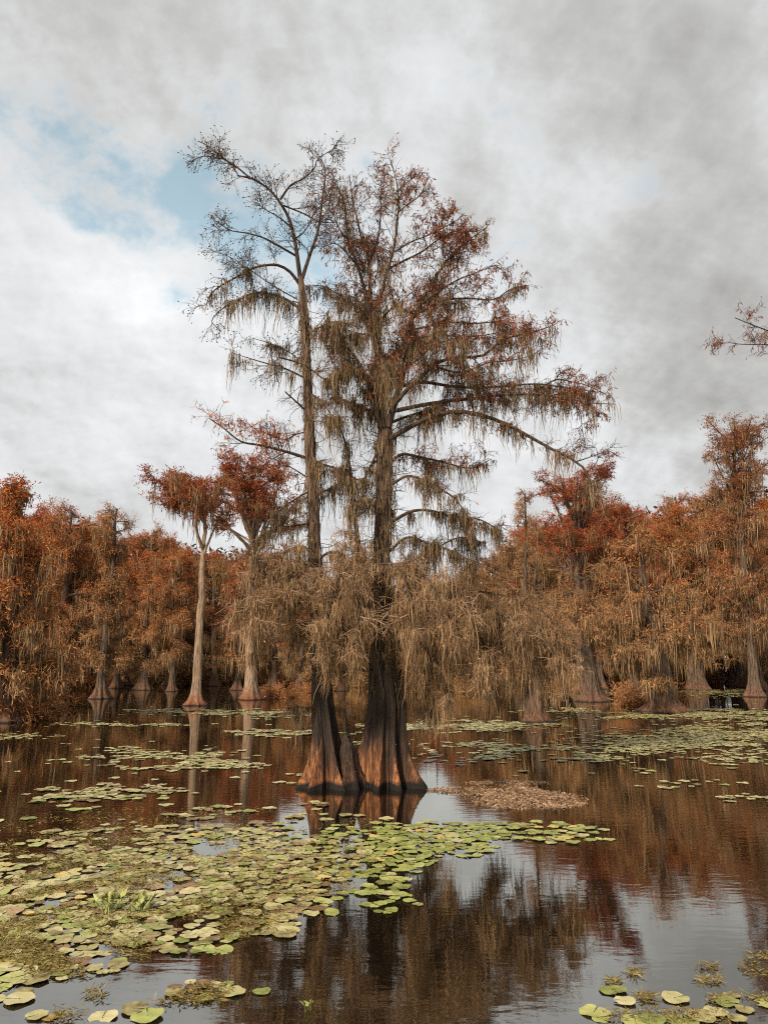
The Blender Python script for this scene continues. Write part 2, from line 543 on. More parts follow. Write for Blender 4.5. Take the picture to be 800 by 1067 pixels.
_, lp = main_trunk(tl, [(341, 830), (340, 790), (338, 760), (335, 725), (334, 690), (331, 640), (329, 600), (327, 560), (326, 520), (323, 470), (321, 420), (319, 370), (317, 330), (314, 300), (313, 286)],
           [10.5, 10.5, 10, 9.5, 8.6, 7.2, 6.5, 6, 5.8, 5.6, 5.2, 4.8, 4.2, 3.8, 3.0], 1.35, 0.60, 8, 3, 0.0, 0.55, tufts=90)
B = dict
build_main(tl, [
    ([(313, 292), (309, 262), (305, 240), (300, 225), (293, 213), (285, 202), (275, 193), (262, 186), (247, 183)], 3.2, 1.0, 0, -0.9, B(cones=.5, l2=.8, leaf=.04, droop=.2)),
    ([(260, 185), (248, 175), (236, 167), (226, 160), (215, 151), (206, 147)], 1.3, .5, -.7, -1.0, B(cones=.6, l2=.65, leaf=.03, droop=.3, dens=1.5)),
    ([(234, 166), (224, 164), (212, 163), (203, 166)], .8, .4, -.9, -.6, B(cones=.6, l2=.5, droop=.3, dens=1.3)),
    ([(292, 208), (303, 193), (316, 186), (328, 175), (331, 166), (349, 154)], 1.6, .4, -.4, -.9, B(cones=.5, l2=.7, leaf=.03, dens=1.3)),
    ([(315, 290), (322, 268), (330, 245), (334, 225), (336, 205), (339, 178), (333, 163)], 2.8, .6, 0, .9, B(cones=.5, l2=.9, leaf=.06, droop=.2)),
    ([(295, 214), (315, 222), (333, 231), (350, 232)], 1.2, .5, -.3, .7, B(cones=.4, l2=.7, leaf=.05)),
    ([(311, 268), (290, 256), (275, 248), (258, 243), (240, 240), (227, 231)], 1.7, .5, 0, -1.3, B(cones=.6, l2=.7, leaf=.03, droop=.3)),
    ([(306, 250), (318, 240), (328, 222), (338, 210)], 1.1, .4, 0, -1.2, B(cones=.5, l2=.8, leaf=.05)),
    ([(303, 236), (290, 226), (276, 218), (268, 212)], 1.1, .4, 0, -1.4, B(cones=.6, l2=.6)),
    ([(312, 296), (303, 284), (292, 277), (280, 276), (265, 279), (250, 287), (233, 296), (220, 306), (215, 318)], 2.3, .7, 0, -1.0, B(cones=.5, l2=.7, moss=.18, droop=.9)),
    ([(310, 312), (285, 298), (262, 282), (240, 268), (222, 262)], 1.0, .4, 0, 1.2, B(cones=.6, l2=.7)),
    ([(316, 324), (300, 313), (285, 307), (268, 305), (255, 309), (244, 318), (240, 332)], 2.3, .8, 0, .8, B(cones=.45, l2=.7, moss=.55, droop=.9)),
    ([(240, 316), (228, 325), (221, 335), (230, 345)], 1.0, .5, .6, .9, B(cones=.5, l2=.5, moss=.3, droop=1.0)),
    ([(318, 394), (297, 384), (279, 379), (262, 374), (243, 368)], 1.5, .4, 0, -.7, B(cones=.45, l2=.7, moss=.22)),
    ([(318, 380), (300, 366), (282, 358), (262, 352)], 1.1, .4, 0, 1.3, B(cones=.4, l2=.7, moss=.15)),
    ([(321, 430), (308, 418), (297, 408)], 1.6, .7, 0, -.5, B(l2=.3, moss=.05, dens=.5)),
    ([(322, 478), (296, 470), (272, 464), (251, 460), (233, 446), (218, 436)], 2.4, .6, 0, -1.2, B(leaf=.35, l2=.85, moss=.06, leafmat='rust', droop=.1)),
    ([(323, 450), (310, 452), (296, 458), (280, 452), (262, 446)], 1.0, .4, 0, .8, B(leaf=.25, l2=.7, leafmat='rust', droop=.1)),
    ([(324, 500), (305, 488), (290, 480), (276, 476)], 1.1, .4, 0, 1.2, B(leaf=.2, l2=.7, moss=.1, leafmat='rust')),
    ([(318, 350), (335, 340), (350, 335), (365, 338)], 1.5, .5, 0, -1.2, B(cones=.3, l2=.9, moss=.5, leaf=.12)),
    ([(290, 372), (316, 380), (336, 394), (352, 403)], 1.3, .9, -.6, -.2, B(l2=.6, moss=.35, leaf=.05)),
    ([(320, 408), (335, 418), (345, 432), (352, 440)], 1.4, .7, 0, -.9, B(l2=.7, moss=.5, leaf=.08)),
    ([(323, 480), (340, 485), (355, 490), (366, 500)], 1.6, .8, 0, -.4, B(l2=.7, moss=.55, leaf=.15)),
    ([(326, 520), (338, 512), (352, 505), (366, 490)], 1.5, .8, 0, .5, B(l2=.7, moss=.45)),
    ([(325, 510), (308, 520), (296, 528), (280, 545)], 1.2, .4, 0, -.8, B(l2=.5, moss=.25)),
    ([(327, 545), (305, 548), (285, 552), (268, 562), (262, 580)], 1.4, .6, 0, -1.2, B(l2=.7, moss=.35)),
    # the drooping skirt of grey twigs
    ([(328, 575), (312, 570), (292, 578), (272, 592), (256, 612), (248, 636)], 2.2, .7, 0, -1.3, B(l2=1.0, moss=0.50, beard=.75, leaf=.06, leafmat='tan', pale=True, skirt=True, droop=1.3, dens=1.3)),
    ([(329, 590), (310, 590), (290, 604), (272, 626), (262, 652)], 2.0, .6, 0, -2.0, B(l2=1.0, moss=0.55, beard=.75, leaf=.06, leafmat='tan', pale=True, skirt=True, droop=1.4, dens=1.3)),
    ([(330, 600), (318, 596), (306, 606), (296, 628), (290, 660)], 1.9, .6, 0, -2.2, B(l2=1.0, moss=0.60, beard=.75, leaf=.06, leafmat='tan', pale=True, skirt=True, droop=1.4, dens=1.3)),
    ([(330, 610), (335, 600), (340, 612), (342, 640), (342, 670)], 1.8, .6, 0, -2.0, B(l2=1.0, moss=0.60, beard=.75, leaf=.06, leafmat='tan', pale=True, skirt=True, droop=1.4, dens=1.3)),
    ([(331, 630), (310, 628), (288, 640), (270, 662), (262, 690)], 1.8, .6, 0, -.6, B(l2=.9, moss=0.60, beard=.75, leaf=.06, leafmat='tan', pale=True, skirt=True, droop=1.4, dens=1.3)),
    ([(329, 600), (300, 600), (275, 615), (255, 640)], 1.8, .6, 0, 1.6, B(l2=1.0, moss=0.55, beard=.75, leaf=.06, leafmat='tan', pale=True, skirt=True, droop=1.2)),
    ([(332, 650), (318, 650), (306, 664), (300, 690)], 1.5, .6, 0, -1.3, B(l2=.7, moss=0.65, beard=.75, leaf=.06, leafmat='tan', pale=True, skirt=True, droop=1.3)),
    ([(329, 585), (345, 575), (362, 582), (372, 605), (374, 640)], 1.9, .6, 0, -1.9, B(l2=1.0, moss=0.55, beard=.75, leaf=.06, leafmat='tan', pale=True, skirt=True, droop=1.3, dens=1.3)),
    ([(336, 735), (322, 738), (306, 737), (298, 738)], 2.2, 1.0, 0, -.5, B(l2=.3, moss=.3, dens=.5)),
], 21)
rebase(tl)

# ---- right tree: broad, moss-bearded, russet
tr = thing('bald_cypress', 'broad moss-draped bald cypress with russet sprays, right of the big central pair', 'tree', tuple(P(400, 817, D0) * np.array([1, 1, 0])))
_, rp = main_trunk(tr, [(400, 830), (401, 790), (402, 760), (403, 730), (400, 700), (397, 660), (397, 620), (397, 590), (398, 560), (400, 520), (401, 480), (401, 455), (400, 436)],
           [17, 17, 16.5, 16, 13.5, 11, 9.5, 8.3, 8.0, 8.2, 8.6, 8.4, 6], .88, 0.66, 9, 8, 0.1, 0.55, tufts=150)
RT = [
    # leaders
    ([(398, 446), (397, 415), (395, 385), (392, 358), (389, 334)], 6.5, 4.2, 0, .2, B(l2=.8, moss=.75, leaf=.12, dens=1.3)),
    ([(389, 338), (383, 318), (378, 295), (370, 270), (362, 250), (361, 230), (358, 210), (352, 195)], 3.0, .6, .2, -.7, B(l2=1.0, leaf=.28, moss=.2, droop=.3)),
    ([(388, 330), (386, 310), (385, 285), (383, 265), (377, 250), (372, 228), (366, 200), (364, 182)], 2.8, .5, .2, .8, B(l2=1.0, leaf=.32, moss=.15, droop=.3)),
    ([(390, 336), (398, 302), (405, 278), (411, 255), (414, 228), (415, 206), (412, 184), (406, 165)], 2.8, .5, .2, -.4, B(l2=1.0, leaf=.33, moss=.12, droop=.3)),
    ([(384, 275), (392, 255), (396, 232), (397, 206), (402, 180)], 1.8, .5, .3, 1.6, B(l2=1.0, leaf=.36, moss=.08, droop=.3)),
    ([(404, 446), (412, 415), (420, 390), (424, 362), (427, 338), (436, 322), (447, 300), (458, 282), (472, 264), (488, 250), (506, 238)], 5.0, .6, 0, .6, B(l2=1.0, leaf=.5, moss=.22, droop=.35, dens=1.1)),
    ([(394, 440), (388, 415), (382, 395), (372, 375), (360, 360), (348, 346)], 3.6, .8, 0, -.8, B(l2=.9, leaf=.14, moss=.65)),
    # right side tiers
    ([(412, 262), (428, 252), (444, 246), (460, 238), (475, 230), (484, 222)], 1.3, .4, 0, -.9, B(l2=.95, leaf=.75, moss=.05)),
    ([(405, 280), (420, 272), (440, 262), (456, 250), (475, 243), (500, 240), (508, 236)], 1.7, .4, 0, .8, B(l2=.95, leaf=.8, moss=.1)),
    ([(414, 222), (426, 212), (436, 205), (442, 196)], 1.0, .4, -.2, -1.0, B(l2=.7, leaf=.3)),
    ([(413, 200), (424, 190), (432, 185)], .9, .4, -.2, .6, B(l2=.6, leaf=.3)),
    ([(440, 316), (456, 304), (476, 292), (496, 284), (516, 276)], 1.6, .4, 0, -1.1, B(l2=.9, leaf=.5, moss=.1)),
    ([(430, 330), (450, 318), (466, 312), (490, 311), (515, 312), (530, 302), (545, 298)], 2.2, .5, 0, -.6, B(l2=.95, leaf=.42, moss=.28)),
    ([(426, 345), (446, 340), (470, 336), (494, 337), (520, 336), (548, 346)], 1.8, .5, 0, 1.1, B(l2=.95, leaf=.8, moss=.2, leafmat='rust')),
    ([(408, 425), (425, 405), (440, 392), (452, 380), (470, 373), (494, 372), (508, 368), (518, 357), (536, 350), (556, 346), (578, 338)], 3.4, .6, 0, -.9, B(l2=.95, leaf=.45, moss=.4)),
    ([(422, 385), (438, 372), (452, 360), (476, 352), (500, 350), (520, 346)], 1.9, .5, .4, 1.6, B(l2=1.0, leaf=.75, moss=.2, leafmat='red')),
    ([(452, 382), (480, 388), (508, 378), (530, 376), (556, 370)], 1.6, .4, -.3, -1.5, B(l2=1.0, leaf=.35, moss=.25)),
    ([(420, 402), (440, 398), (467, 402), (495, 404), (531, 402), (560, 400), (590, 404), (618, 408)], 2.7, .5, 0, .9, B(l2=.9, leaf=.45, moss=.38, leafmat='dull')),
    ([(412, 428), (440, 422), (466, 418), (495, 415), (531, 411), (558, 411), (588, 415), (616, 420), (640, 421)], 3.2, .5, 0, -.5, B(l2=.9, leaf=.5, moss=.38, leafmat='dull')),
    ([(558, 408), (578, 396), (596, 398), (612, 402), (632, 412)], 1.2, .4, .2, 1.0, B(l2=.8, leaf=.4, moss=.1, leafmat='dull', dens=.7)),
    ([(592, 416), (604, 430), (606, 446), (610, 466)], .8, .4, -.5, -.4, B(l2=.35, leaf=.12, moss=.25, droop=1.0)),
    ([(405, 458), (425, 446), (450, 434), (470, 429), (495, 431), (525, 441), (555, 457), (580, 471), (600, 481), (612, 494), (614, 512)], 3.8, 1.1, 0, -1.6, B(l2=.55, leaf=.08, moss=.36, dens=.8)),
    ([(600, 481), (618, 475), (636, 468)], .9, .3, -1.5, -1.9, B(l2=.3, dens=.6)),
    ([(612, 492), (622, 480), (621, 467)], .8, .3, -1.5, -1.2, B(l2=.4, moss=.15, dens=.8)),
    ([(408, 440), (424, 434), (444, 428), (462, 424)], 2.2, .9, 0, .9, B(l2=.9, leaf=.45, moss=.6, leafmat='rust')),
    ([(408, 480), (420, 473), (436, 476), (460, 481), (490, 488), (512, 478)], 2.2, .5, 0, .8, B(l2=.85, leaf=.4, moss=.4, leafmat='rust')),
    ([(408, 505), (424, 496), (440, 500), (456, 508), (474, 520), (488, 540)], 2.0, .6, 0, -1.1, B(l2=.7, leaf=.06, moss=.5)),
    ([(406, 545), (428, 533), (448, 532), (470, 538), (498, 541), (520, 552)], 2.4, .7, 0, .6, B(l2=.7, leaf=.08, moss=.6)),
    ([(405, 575), (424, 560), (446, 566), (470, 574), (494, 586)], 2.0, .6, 0, -1.0, B(l2=.6, moss=.6)),
    ([(404, 590), (430, 584), (456, 570), (480, 560), (506, 566)], 1.8, .6, 0, 1.5, B(l2=.8, moss=.6)),
    # left side
    ([(387, 332), (370, 318), (350, 305), (336, 298), (322, 298)], 1.7, .5, .2, .9, B(l2=.9, leaf=.12, moss=.5)),
    ([(379, 284), (365, 268), (350, 254), (336, 258)], 1.3, .4, 0, -1.0, B(l2=.9, leaf=.2, moss=.1)),
    ([(364, 252), (352, 236), (346, 214), (342, 196)], 1.0, .4, -.3, -1.3, B(l2=.8, leaf=.16, cones=.2)),
    ([(390, 350), (374, 348), (356, 352), (340, 362)], 1.7, .6, .2, 1.2, B(l2=.9, leaf=.12, moss=.7)),
    ([(392, 400), (378, 388), (362, 384), (348, 390)], 2.0, .7, 0, -1.2, B(l2=.9, leaf=.08, moss=.75)),
    ([(394, 430), (380, 426), (366, 420), (352, 414)], 2.0, .7, 0, .8, B(l2=.8, leaf=.08, moss=.65)),
    ([(393, 470), (388, 482), (382, 494), (378, 500), (364, 498)], 1.8, 1.0, 0, -.3, B(l2=.5, moss=.5)),
    ([(392, 530), (384, 520), (374, 522), (362, 530)], 1.6, .8, 0, -.8, B(l2=.6, moss=.45)),
    # toward and away from the viewer
    ([(398, 420), (402, 402), (404, 388), (402, 380)], 3.0, .8, 0, -2.6, B(l2=1.1, leaf=.25, moss=.55)),
    ([(398, 380), (412, 366), (424, 356), (434, 352)], 2.6, .8, 0, 2.6, B(l2=1.1, leaf=.4, moss=.35)),
    ([(392, 350), (400, 330), (412, 318), (420, 314)], 2.0, .6, .2, -2.2, B(l2=1.1, leaf=.3, moss=.4)),
    ([(422, 360), (440, 352), (456, 348), (470, 350)], 2.0, .6, 0, -2.4, B(l2=1.1, leaf=.4, moss=.45)),
    ([(390, 340), (380, 322), (372, 312), (364, 308)], 2.0, .6, .2, 2.2, B(l2=1.1, leaf=.25, moss=.35)),
    ([(436, 324), (446, 316), (454, 300), (462, 296)], 1.6, .5, .2, 2.2, B(l2=1.0, leaf=.5, moss=.15)),
    # the leaning side stem
    ([(384, 640), (377, 590), (371, 550), (368, 512), (363, 478), (357, 452), (350, 440), (338, 432)], 4.4, .8, 0, -.5, B(l2=.5, moss=.3, dens=.8)),
    ([(370, 540), (382, 530), (392, 512)], 1.2, .8, -.3, 0, B(l2=.4, moss=.4)),
]
for (pts, d1) in [
    ([(394, 600), (380, 584), (362, 590), (348, 612), (340, 646)], -2.2),
    ([(396, 610), (388, 600), (380, 612), (374, 644), (372, 684)], -2.6),
    ([(398, 600), (410, 588), (420, 600), (426, 630), (428, 668)], -2.7),
    ([(402, 605), (424, 592), (444, 602), (458, 628), (464, 664)], -2.4),
    ([(402, 615), (430, 606), (456, 612), (478, 630), (492, 660)], -1.9),
    ([(404, 625), (440, 612), (474, 612), (506, 624), (530, 648), (540, 676)], -1.4),
    ([(404, 630), (446, 618), (490, 616), (530, 622), (566, 638), (588, 664)], -.6),
    ([(404, 640), (450, 628), (496, 632), (540, 648), (572, 672), (590, 700)], -1.2),
    ([(403, 655), (430, 642), (456, 648), (484, 664), (506, 692)], -2.0),
    ([(403, 650), (440, 640), (480, 648), (516, 664), (540, 694)], .8),
    ([(400, 665), (420, 656), (438, 668), (448, 696)], -1.5),
    ([(404, 635), (440, 620), (480, 626), (520, 640), (560, 660)], 1.6),
    ([(394, 640), (376, 632), (360, 644), (350, 668), (346, 700)], -1.6),
    ([(394, 655), (378, 650), (366, 664), (360, 692)], .8),
]:
    RT.append((pts, 2.3, .6, 0, d1, B(l2=1.1, moss=.55, beard=1.15, leaf=.06, leafmat='tan', pale=True, skirt=True, droop=1.2, dens=.95)))
for (pts, d1) in [
    ([(402, 685), (424, 680), (446, 688), (460, 704), (470, 724)], -1.6),
    ([(404, 680), (440, 672), (476, 676), (506, 690), (530, 712)], -1.0),
    ([(404, 672), (448, 660), (500, 664), (550, 680), (584, 704)], .2),
    ([(404, 680), (430, 674), (470, 676), (500, 690), (520, 708)], 1.4),
    ([(404, 662), (450, 650), (510, 650), (560, 664), (600, 690)], -.3),
    ([(404, 690), (420, 688), (436, 696), (444, 716)], .9),
]:
    RT.append((pts, 2.2, .6, 0, d1, B(l2=.9, moss=.8, beard=1.1, leaf=.05, leafmat='tan', pale=True, skirt=True, droop=1.2, dens=.95)))
RT += [
    ([(402, 719), (430, 717), (446, 719), (452, 735), (436, 752)], 2.4, .9, 0, -.6, B(l2=.4, moss=.4, dens=.6)),
    ([(392, 700), (376, 698), (362, 697), (356, 700)], 2.4, 1.0, 0, -.7, B(l2=.25, moss=.25, dens=.5)),
]
build_main(tr, RT, 22)
rebase(tr)

# ---- the blackened stub between them
st_root = thing('cypress_stump', 'small blackened broken stump wedged between the two central cypress butts', 'stump', tuple(P(362, 812, D0 - .1) * np.array([1, 1, 0])))
rg = np.random.default_rng(5)
g = Geo()
sp = np.array([[0, 0, -.3], [0, 0, 0], [.02, 0, .3], [.01, .02, .6], [.0, .02, .85], [-.02, .03, 1.0], [-.05, .03, 1.14], [-.05, .03, 1.15]])
trunk_geo(g, sp, np.array([.26, .25, .21, .17, .14, .10, .05, .004]), .9, .35, 6, rg, k=60, rib_amp=.45, rib2=.1)
M['bark_black'] = bark_mat('bark_blackened', (0.008, 0.007, 0.006), (0.05, 0.04, 0.03), (0.10, 0.05, 0.03), bump=0.9)
link('trunk', g.mesh('stump', [M['bark_black']]), st_root)
g = Geo()
sprays(g, np.tile([[-.03, .03, 1.08]], (9, 1)) + rg.normal(0, .04, (9, 3)), rg.normal(0, .3, (9, 3)) + [0, 0, 1], rg.uniform(.08, .2, 9), rg.uniform(.03, .06, 9), rg)
link('splinter', g.mesh('splinters', [M['bark_black']], False), st_root)


# ------------------------------------------------------------------ the trees behind
def make_tree(seed, h, r, style, leafmat, barkmat='bark_far', mossmat='moss_far', trunk_pts=None):
    """returns the meshes of one cypress standing at the origin"""
    rg = np.random.default_rng(seed)
    S = dict(start=.28, nl=26, pw=.85, spread=3.6, top=1.4, elev0=0.1, elev1=.8, leaf=1.0, leaf_lo=.45, mossy=1.0, tan=.9, flat=.6, droop=.45, flare=1.5, lw=1.0)
    S.update(style)
    n = 26
    zz = np.concatenate([[-.4], np.linspace(0, 1, n - 1) ** 1.15 * h * .93])
    wob = np.cumsum(rg.normal(0, .05, (n, 2)), 0) * np.linspace(0, 1.2, n)[:, None]
    path = np.column_stack([wob + np.linspace(0, 1, n)[:, None] * rg.normal(0, .5, 2), zz])
    tt = np.clip(zz / h, 0, 1)
    rad = r * (1 - tt) ** .75 + .035
    tg = Geo()
    trunk_geo(tg, path, rad, S['flare'], S.get('flh', .040) * h, 9, rg, k=36, rib_amp=S.get('rib', .32))
    # limbs
    nl = S['nl']
    tt = np.clip(zz / (h * .93), 0, 1)
    t = np.sort(S['start'] + (1 - S['start']) * rg.random(nl) ** S.get('pw', .85))
    t[-3:] = rg.uniform(.95, 1.0, 3)
    i = np.clip(np.searchsorted(tt, t) - 1, 0, n - 2)
    w = ((t - tt[i]) / (tt[i + 1] - tt[i] + 1e-6))[:, None]
    st = path[i] * (1 - w) + path[i + 1] * w
    az = rg.uniform(0, 6.283, nl) + np.arange(nl) * 2.4
    u = (t - S['start']) / (1 - S['start'])
    el = S['elev0'] + (S['elev1'] - S['elev0']) * u + rg.normal(0, .15, nl)
    ln = (S['spread'] * (1 - u) + S['top'] * u) * rg.uniform(.55, 1.15, nl)
    if 'prof' in S:
        ln = np.interp(u, *S['prof']) * rg.uniform(.6, 1.1, nl)
    dr = np.stack([np.cos(az) * np.cos(el), np.sin(az) * np.cos(el), np.sin(el)], 1)
    if 'fan' in S:                       # boughs climb and spread to a flat table top
        rad_, lo_, fr_ = S['fan']
        rho = rad_ * np.sqrt(rg.random(nl)) * 1.0
        zt = h * np.where(rg.random(nl) < fr_, rg.uniform(.975, 1.0, nl), rg.choice(np.atleast_1d(lo_), nl) + rg.uniform(-.02, .02, nl))
        if S.get('tiers'):
            zt = np.sort(zt)
        rho = np.where(rho < .35 * rad_, rho + .35 * rad_ * rg.random(nl), rho)
        off = np.array(S.get('shift', (0, 0)))
        tgt = np.column_stack([path[-1, 0] + off[0] + rho * np.cos(az), path[-1, 1] + off[1] + rho * np.sin(az), zt])
        st = np.where((st[:, 2:3] > tgt[:, 2:3] - .4), path[np.clip(i - 5, 4, n - 2)], st)
        dr = tgt - st
        ln = np.linalg.norm(dr, axis=1) * 1.03
        dr = norm(dr) + np.array([0, 0, .10])
    lp_ = grow(st, dr, ln, 9, S['droop'], .10, rg)
    tubes(tg, lp_, .022 * ln + .02, np.full(nl, .015), 6, 0)
    # branches, twigs
    c2 = S.get('c2', 9)
    s2, d2, i2, t2 = kids(lp_, c2, S.get('t2', .18), 1.0, .5, 1.2, S['flat'], rg)
    b2 = grow(s2, d2, np.minimum(.35 + .33 * ln[i2], S.get('cap', 9)) * rg.uniform(.45, 1.0, len(s2)) * (1.15 - .5 * t2), 6, S['droop'], .14, rg)
    tubes(tg, b2, np.full(len(b2), .020), np.full(len(b2), .008), 3, 1)
    c3 = 6
    s3, d3, i3, t3 = kids(b2, c3, .15, 1.0, .4, 1.2, S['flat'], rg)
    b3 = grow(s3, d3, rg.uniform(.3, .75, len(s3)), 4, S['droop'] * 1.5, .15, rg)
    u3 = np.clip((s3[:, 2] / h - S['start']) / (1 - S['start']), 0, 1)
    clump = .55 + .6 * np.sin(s3[:, 0] * 1.9 + 2 * np.sin(s3[:, 2] * 1.3 + seed)) * np.sin(s3[:, 1] * 1.7 + s3[:, 2] * 1.1)
    # twigs
    kt = rg.random(len(b3)) < .9
    tubes(tg, b3[kt], np.full(kt.sum(), .012), np.full(kt.sum(), .007), 3, 1)
    cg = Geo()
    per = 7
    c = b3[:, 1:].reshape(-1, 3)
    k3 = np.repeat(np.arange(len(b3)), 3)
    c = np.repeat(c, 4, 0) + rg.normal(0, .13, (len(c) * 4, 3)) * [1, 1, S.get('lz', .8)]
    k3 = np.repeat(k3, 4)
    dens = np.clip(clump[k3] * 1.15 - .08, .03, 1.1) * S['leaf']
    leafp = dens * np.clip(S['leaf_lo'] + (1 - S['leaf_lo']) * (u3[k3] * 2.6 - .15), 0, 1)
    m = rg.random(len(c)) < leafp
    cc = c[m]
    ax = rg.normal(0, .6, (len(cc), 3)) + np.array([0, 0, -.25])
    sprays(cg, cc, ax, rg.uniform(.10, .28, len(cc)), rg.uniform(.035, .085, len(cc)) * S['lw'], rg)
    dg = Geo()
    lowp = dens * np.clip(1.1 - u3[k3] * 1.9, 0, 1) * S['tan'] * .62
    m = (rg.random(len(c)) < lowp)
    cc = c[m]
    ax = rg.normal(0, .6, (len(cc), 3)) + np.array([0, 0, -.7])
    sprays(dg, cc, ax, rg.uniform(.2, .5, len(cc)), rg.uniform(.03, .06, len(cc)), rg)
    mg = Geo()
    pm = np.clip(1.1 - 1.05 * np.clip((b2[:, 0, 2] / h - S['start']) / (1 - S['start']), 0, 1), .05, 1) * S['mossy']
    an = b2[:, 1:5].reshape(-1, 3)
    an = an[(rg.random(len(an)) < np.repeat(pm, 4) * .62) & ((an[:, 2] > 3.2) | (rg.random(len(an)) < .55))]
    if len(an):
        l = np.minimum(.35 + rg.gamma(2.0, .42, len(an)), np.maximum(an[:, 2] - .25, .2))
        moss(mg, an, l * .85, 7, .045, rg, spread=.15, segs=3)
    out = [('trunk', tg.mesh('cypress_trunk', [M[barkmat], M['tan']]))]
    if cg.v: out.append(('crown', cg.mesh('cypress_crown', [M[leafmat]], False)))
    if dg.v: out.append(('dry_twigs', dg.mesh('cypress_dry_twigs', [M['tan']], False)))
    if mg.v: out.append(('spanish_moss', mg.mesh('cypress_moss', [M[mossmat]], False)))
    return out


def plant(parts, label, loc, s=1.0, rz=0.0, group=None, sz=None):
    root = thing('bald_cypress', label, 'tree', loc, group)
    root.rotation_euler = (0, 0, rz)
    root.scale = (s, s, sz or s)
    for nm, me in parts:
        link(nm, me, root)
    return root


def foot(px, py):
    p = W(px, py)
    return (float(p[0]), float(p[1]), 0.0)


def height_for(py_top, d):
    r = ray(400, py_top)
    return CAM_H + r[2] / r[1] * d


# single trees one can point to
def single(seed, px, py_base, py_top, r, style, leafmat, label, **kw):
    f = foot(px, py_base)
    h = height_for(py_top, f[1])
    return plant(make_tree(seed, h, r, style, leafmat, **kw), label, f)


single(101, 203, 735, 497, .27, dict(start=.84, nl=26, fan=(3.2, .90, .6), shift=(-1.0, 0), t2=.4, cap=1.1, c2=13, flat=.12, lz=.16, leaf=.8, leaf_lo=1, tan=.05, mossy=.5, flare=1.6, flh=.028, droop=.2), 'crimson',
       'tall cypress with a pale bare trunk and flat rust-red top, swollen dark foot', barkmat='bark_pale')
single(102, 262, 729, 492, .42, dict(start=.60, nl=46, fan=(4.5, .84, .62), shift=(-.1, 0), t2=.5, cap=1.2, c2=12, flat=.12, lz=.2, leaf=.9, leaf_lo=1, tan=.05, mossy=.2, droop=.2, flare=1.3), 'crimson',
       'wide flat-topped crimson cypress rising just left of the central pair', barkmat='bark_pale')
single(103, 8, 752, 503, .40, dict(start=.12, pw=1.1, nl=54, prof=([0, .3, .6, 1], [2.8, 3.0, 2.4, .6]), elev0=-.15, elev1=.9, leaf=.75, leaf_lo=.25, mossy=1.1), 'rust',
       'tall pointed rusty cypress with grey mossy lower boughs at the left edge of the lake')
single(104, 105, 728, 518, .28, dict(start=.12, nl=40, prof=([0, .3, .55, .72, .86, 1], [2.6, 2.2, .8, .8, 2.0, 1.2]), elev0=-.05, elev1=.4, leaf=.65, flat=.4, mossy=.9), 'brown',
       'thin cypress with a small umbrella top standing above the left treeline')
single(105, 617, 731, 592, .42, dict(start=.40, nl=24, prof=([0, .4, 1], [2.6, 3.2, 2.2]), elev0=-.1, elev1=.5, leaf=.25, leaf_lo=.4, mossy=1.3, flare=1.7, flh=.09, rib=.5), 'brown',
       'mossy cypress with a broad fluted cone-shaped foot, right of the central pair')
single(106, 604, 722, 494, .40, dict(start=.45, nl=52, fan=(5.4, .72, .5), t2=.4, cap=1.3, c2=13, flat=.16, lz=.25, leaf=1.25, leaf_lo=1, tan=.12, mossy=.25, droop=.25), 'crimson',
       'spreading red cypress with open tiers and forked trunk, right of the big drooping limb')
single(107, 697, 742, 560, .55, dict(start=.22, nl=40, prof=([0, .4, .75, 1], [2.6, 3.6, 3.4, 1.6]), elev0=-.15, elev1=.45, leaf=.45, leaf_lo=.3, mossy=1.3, flare=1.5, flh=.05, rib=.5), 'brown',
       'squat bushy cypress smothered in pale moss over a wide fluted base')
single(108, 786, 726, 440, .34, dict(start=.16, nl=64, tiers=1, fan=(3.4, (.93, .86, .79, .72, .62, .52, .42, .34, .27), .10), t2=.2, cap=1.3, c2=13, flat=.14, lz=.25, leaf=1.0, leaf_lo=.7, tan=.9, mossy=1.1, droop=.4), 'dull',
       'tall dark cypress in separated brown-red tiers at the right edge')
single(109, 558, 752, 640, .46, dict(start=.25, nl=22, prof=([0, .5, 1], [1.7, 2.0, 1.2]), elev0=.0, elev1=.6, leaf=.15, leaf_lo=.4, mossy=1.2, tan=1.1, flare=.9), 'brown',
       'short stubby cypress thick with dry twigs behind the moss curtain right of the pair')
single(110, 548, 722, 500, .20, dict(start=.62, nl=16, prof=([0, .5, 1], [1.8, 1.6, .8]), elev0=.15, elev1=.7, leaf=.10, leaf_lo=.5, tan=.1, mossy=.12, flare=.6), 'brown',
       'thin bare pole of a cypress standing against the sky, right of the pair')
single(111, 730, 719, 502, .44, dict(start=.16, nl=46, prof=([0, .5, .8, 1], [3.2, 3.8, 3.0, 1.4]), elev0=.0, elev1=.7, leaf=.8, leaf_lo=.3, mossy=.8), 'rust',
       'rounded rust-brown cypress with leaning forked boughs near the right edge')
single(112, 60, 721, 520, .42, dict(start=.2, pw=1.0, nl=60, prof=([0, .4, .8, 1], [3.4, 4.4, 3.8, 2.2]), elev0=-.1, elev1=.6, leaf=1.0, leaf_lo=.3, mossy=1.0), 'orange',
       'broad dome-topped orange cypress between the left-edge cypress and the umbrella-topped one')
single(113, 660, 720, 524, .46, dict(start=.12, nl=56, prof=([0, .4, .75, 1], [3.6, 4.4, 3.8, 2.0]), elev0=-.05, elev1=.5, leaf=.9, leaf_lo=.3, mossy=1.0, flat=.4), 'red',
       'wide crimson and straw cypress with layered boughs, left of the squat bushy one')
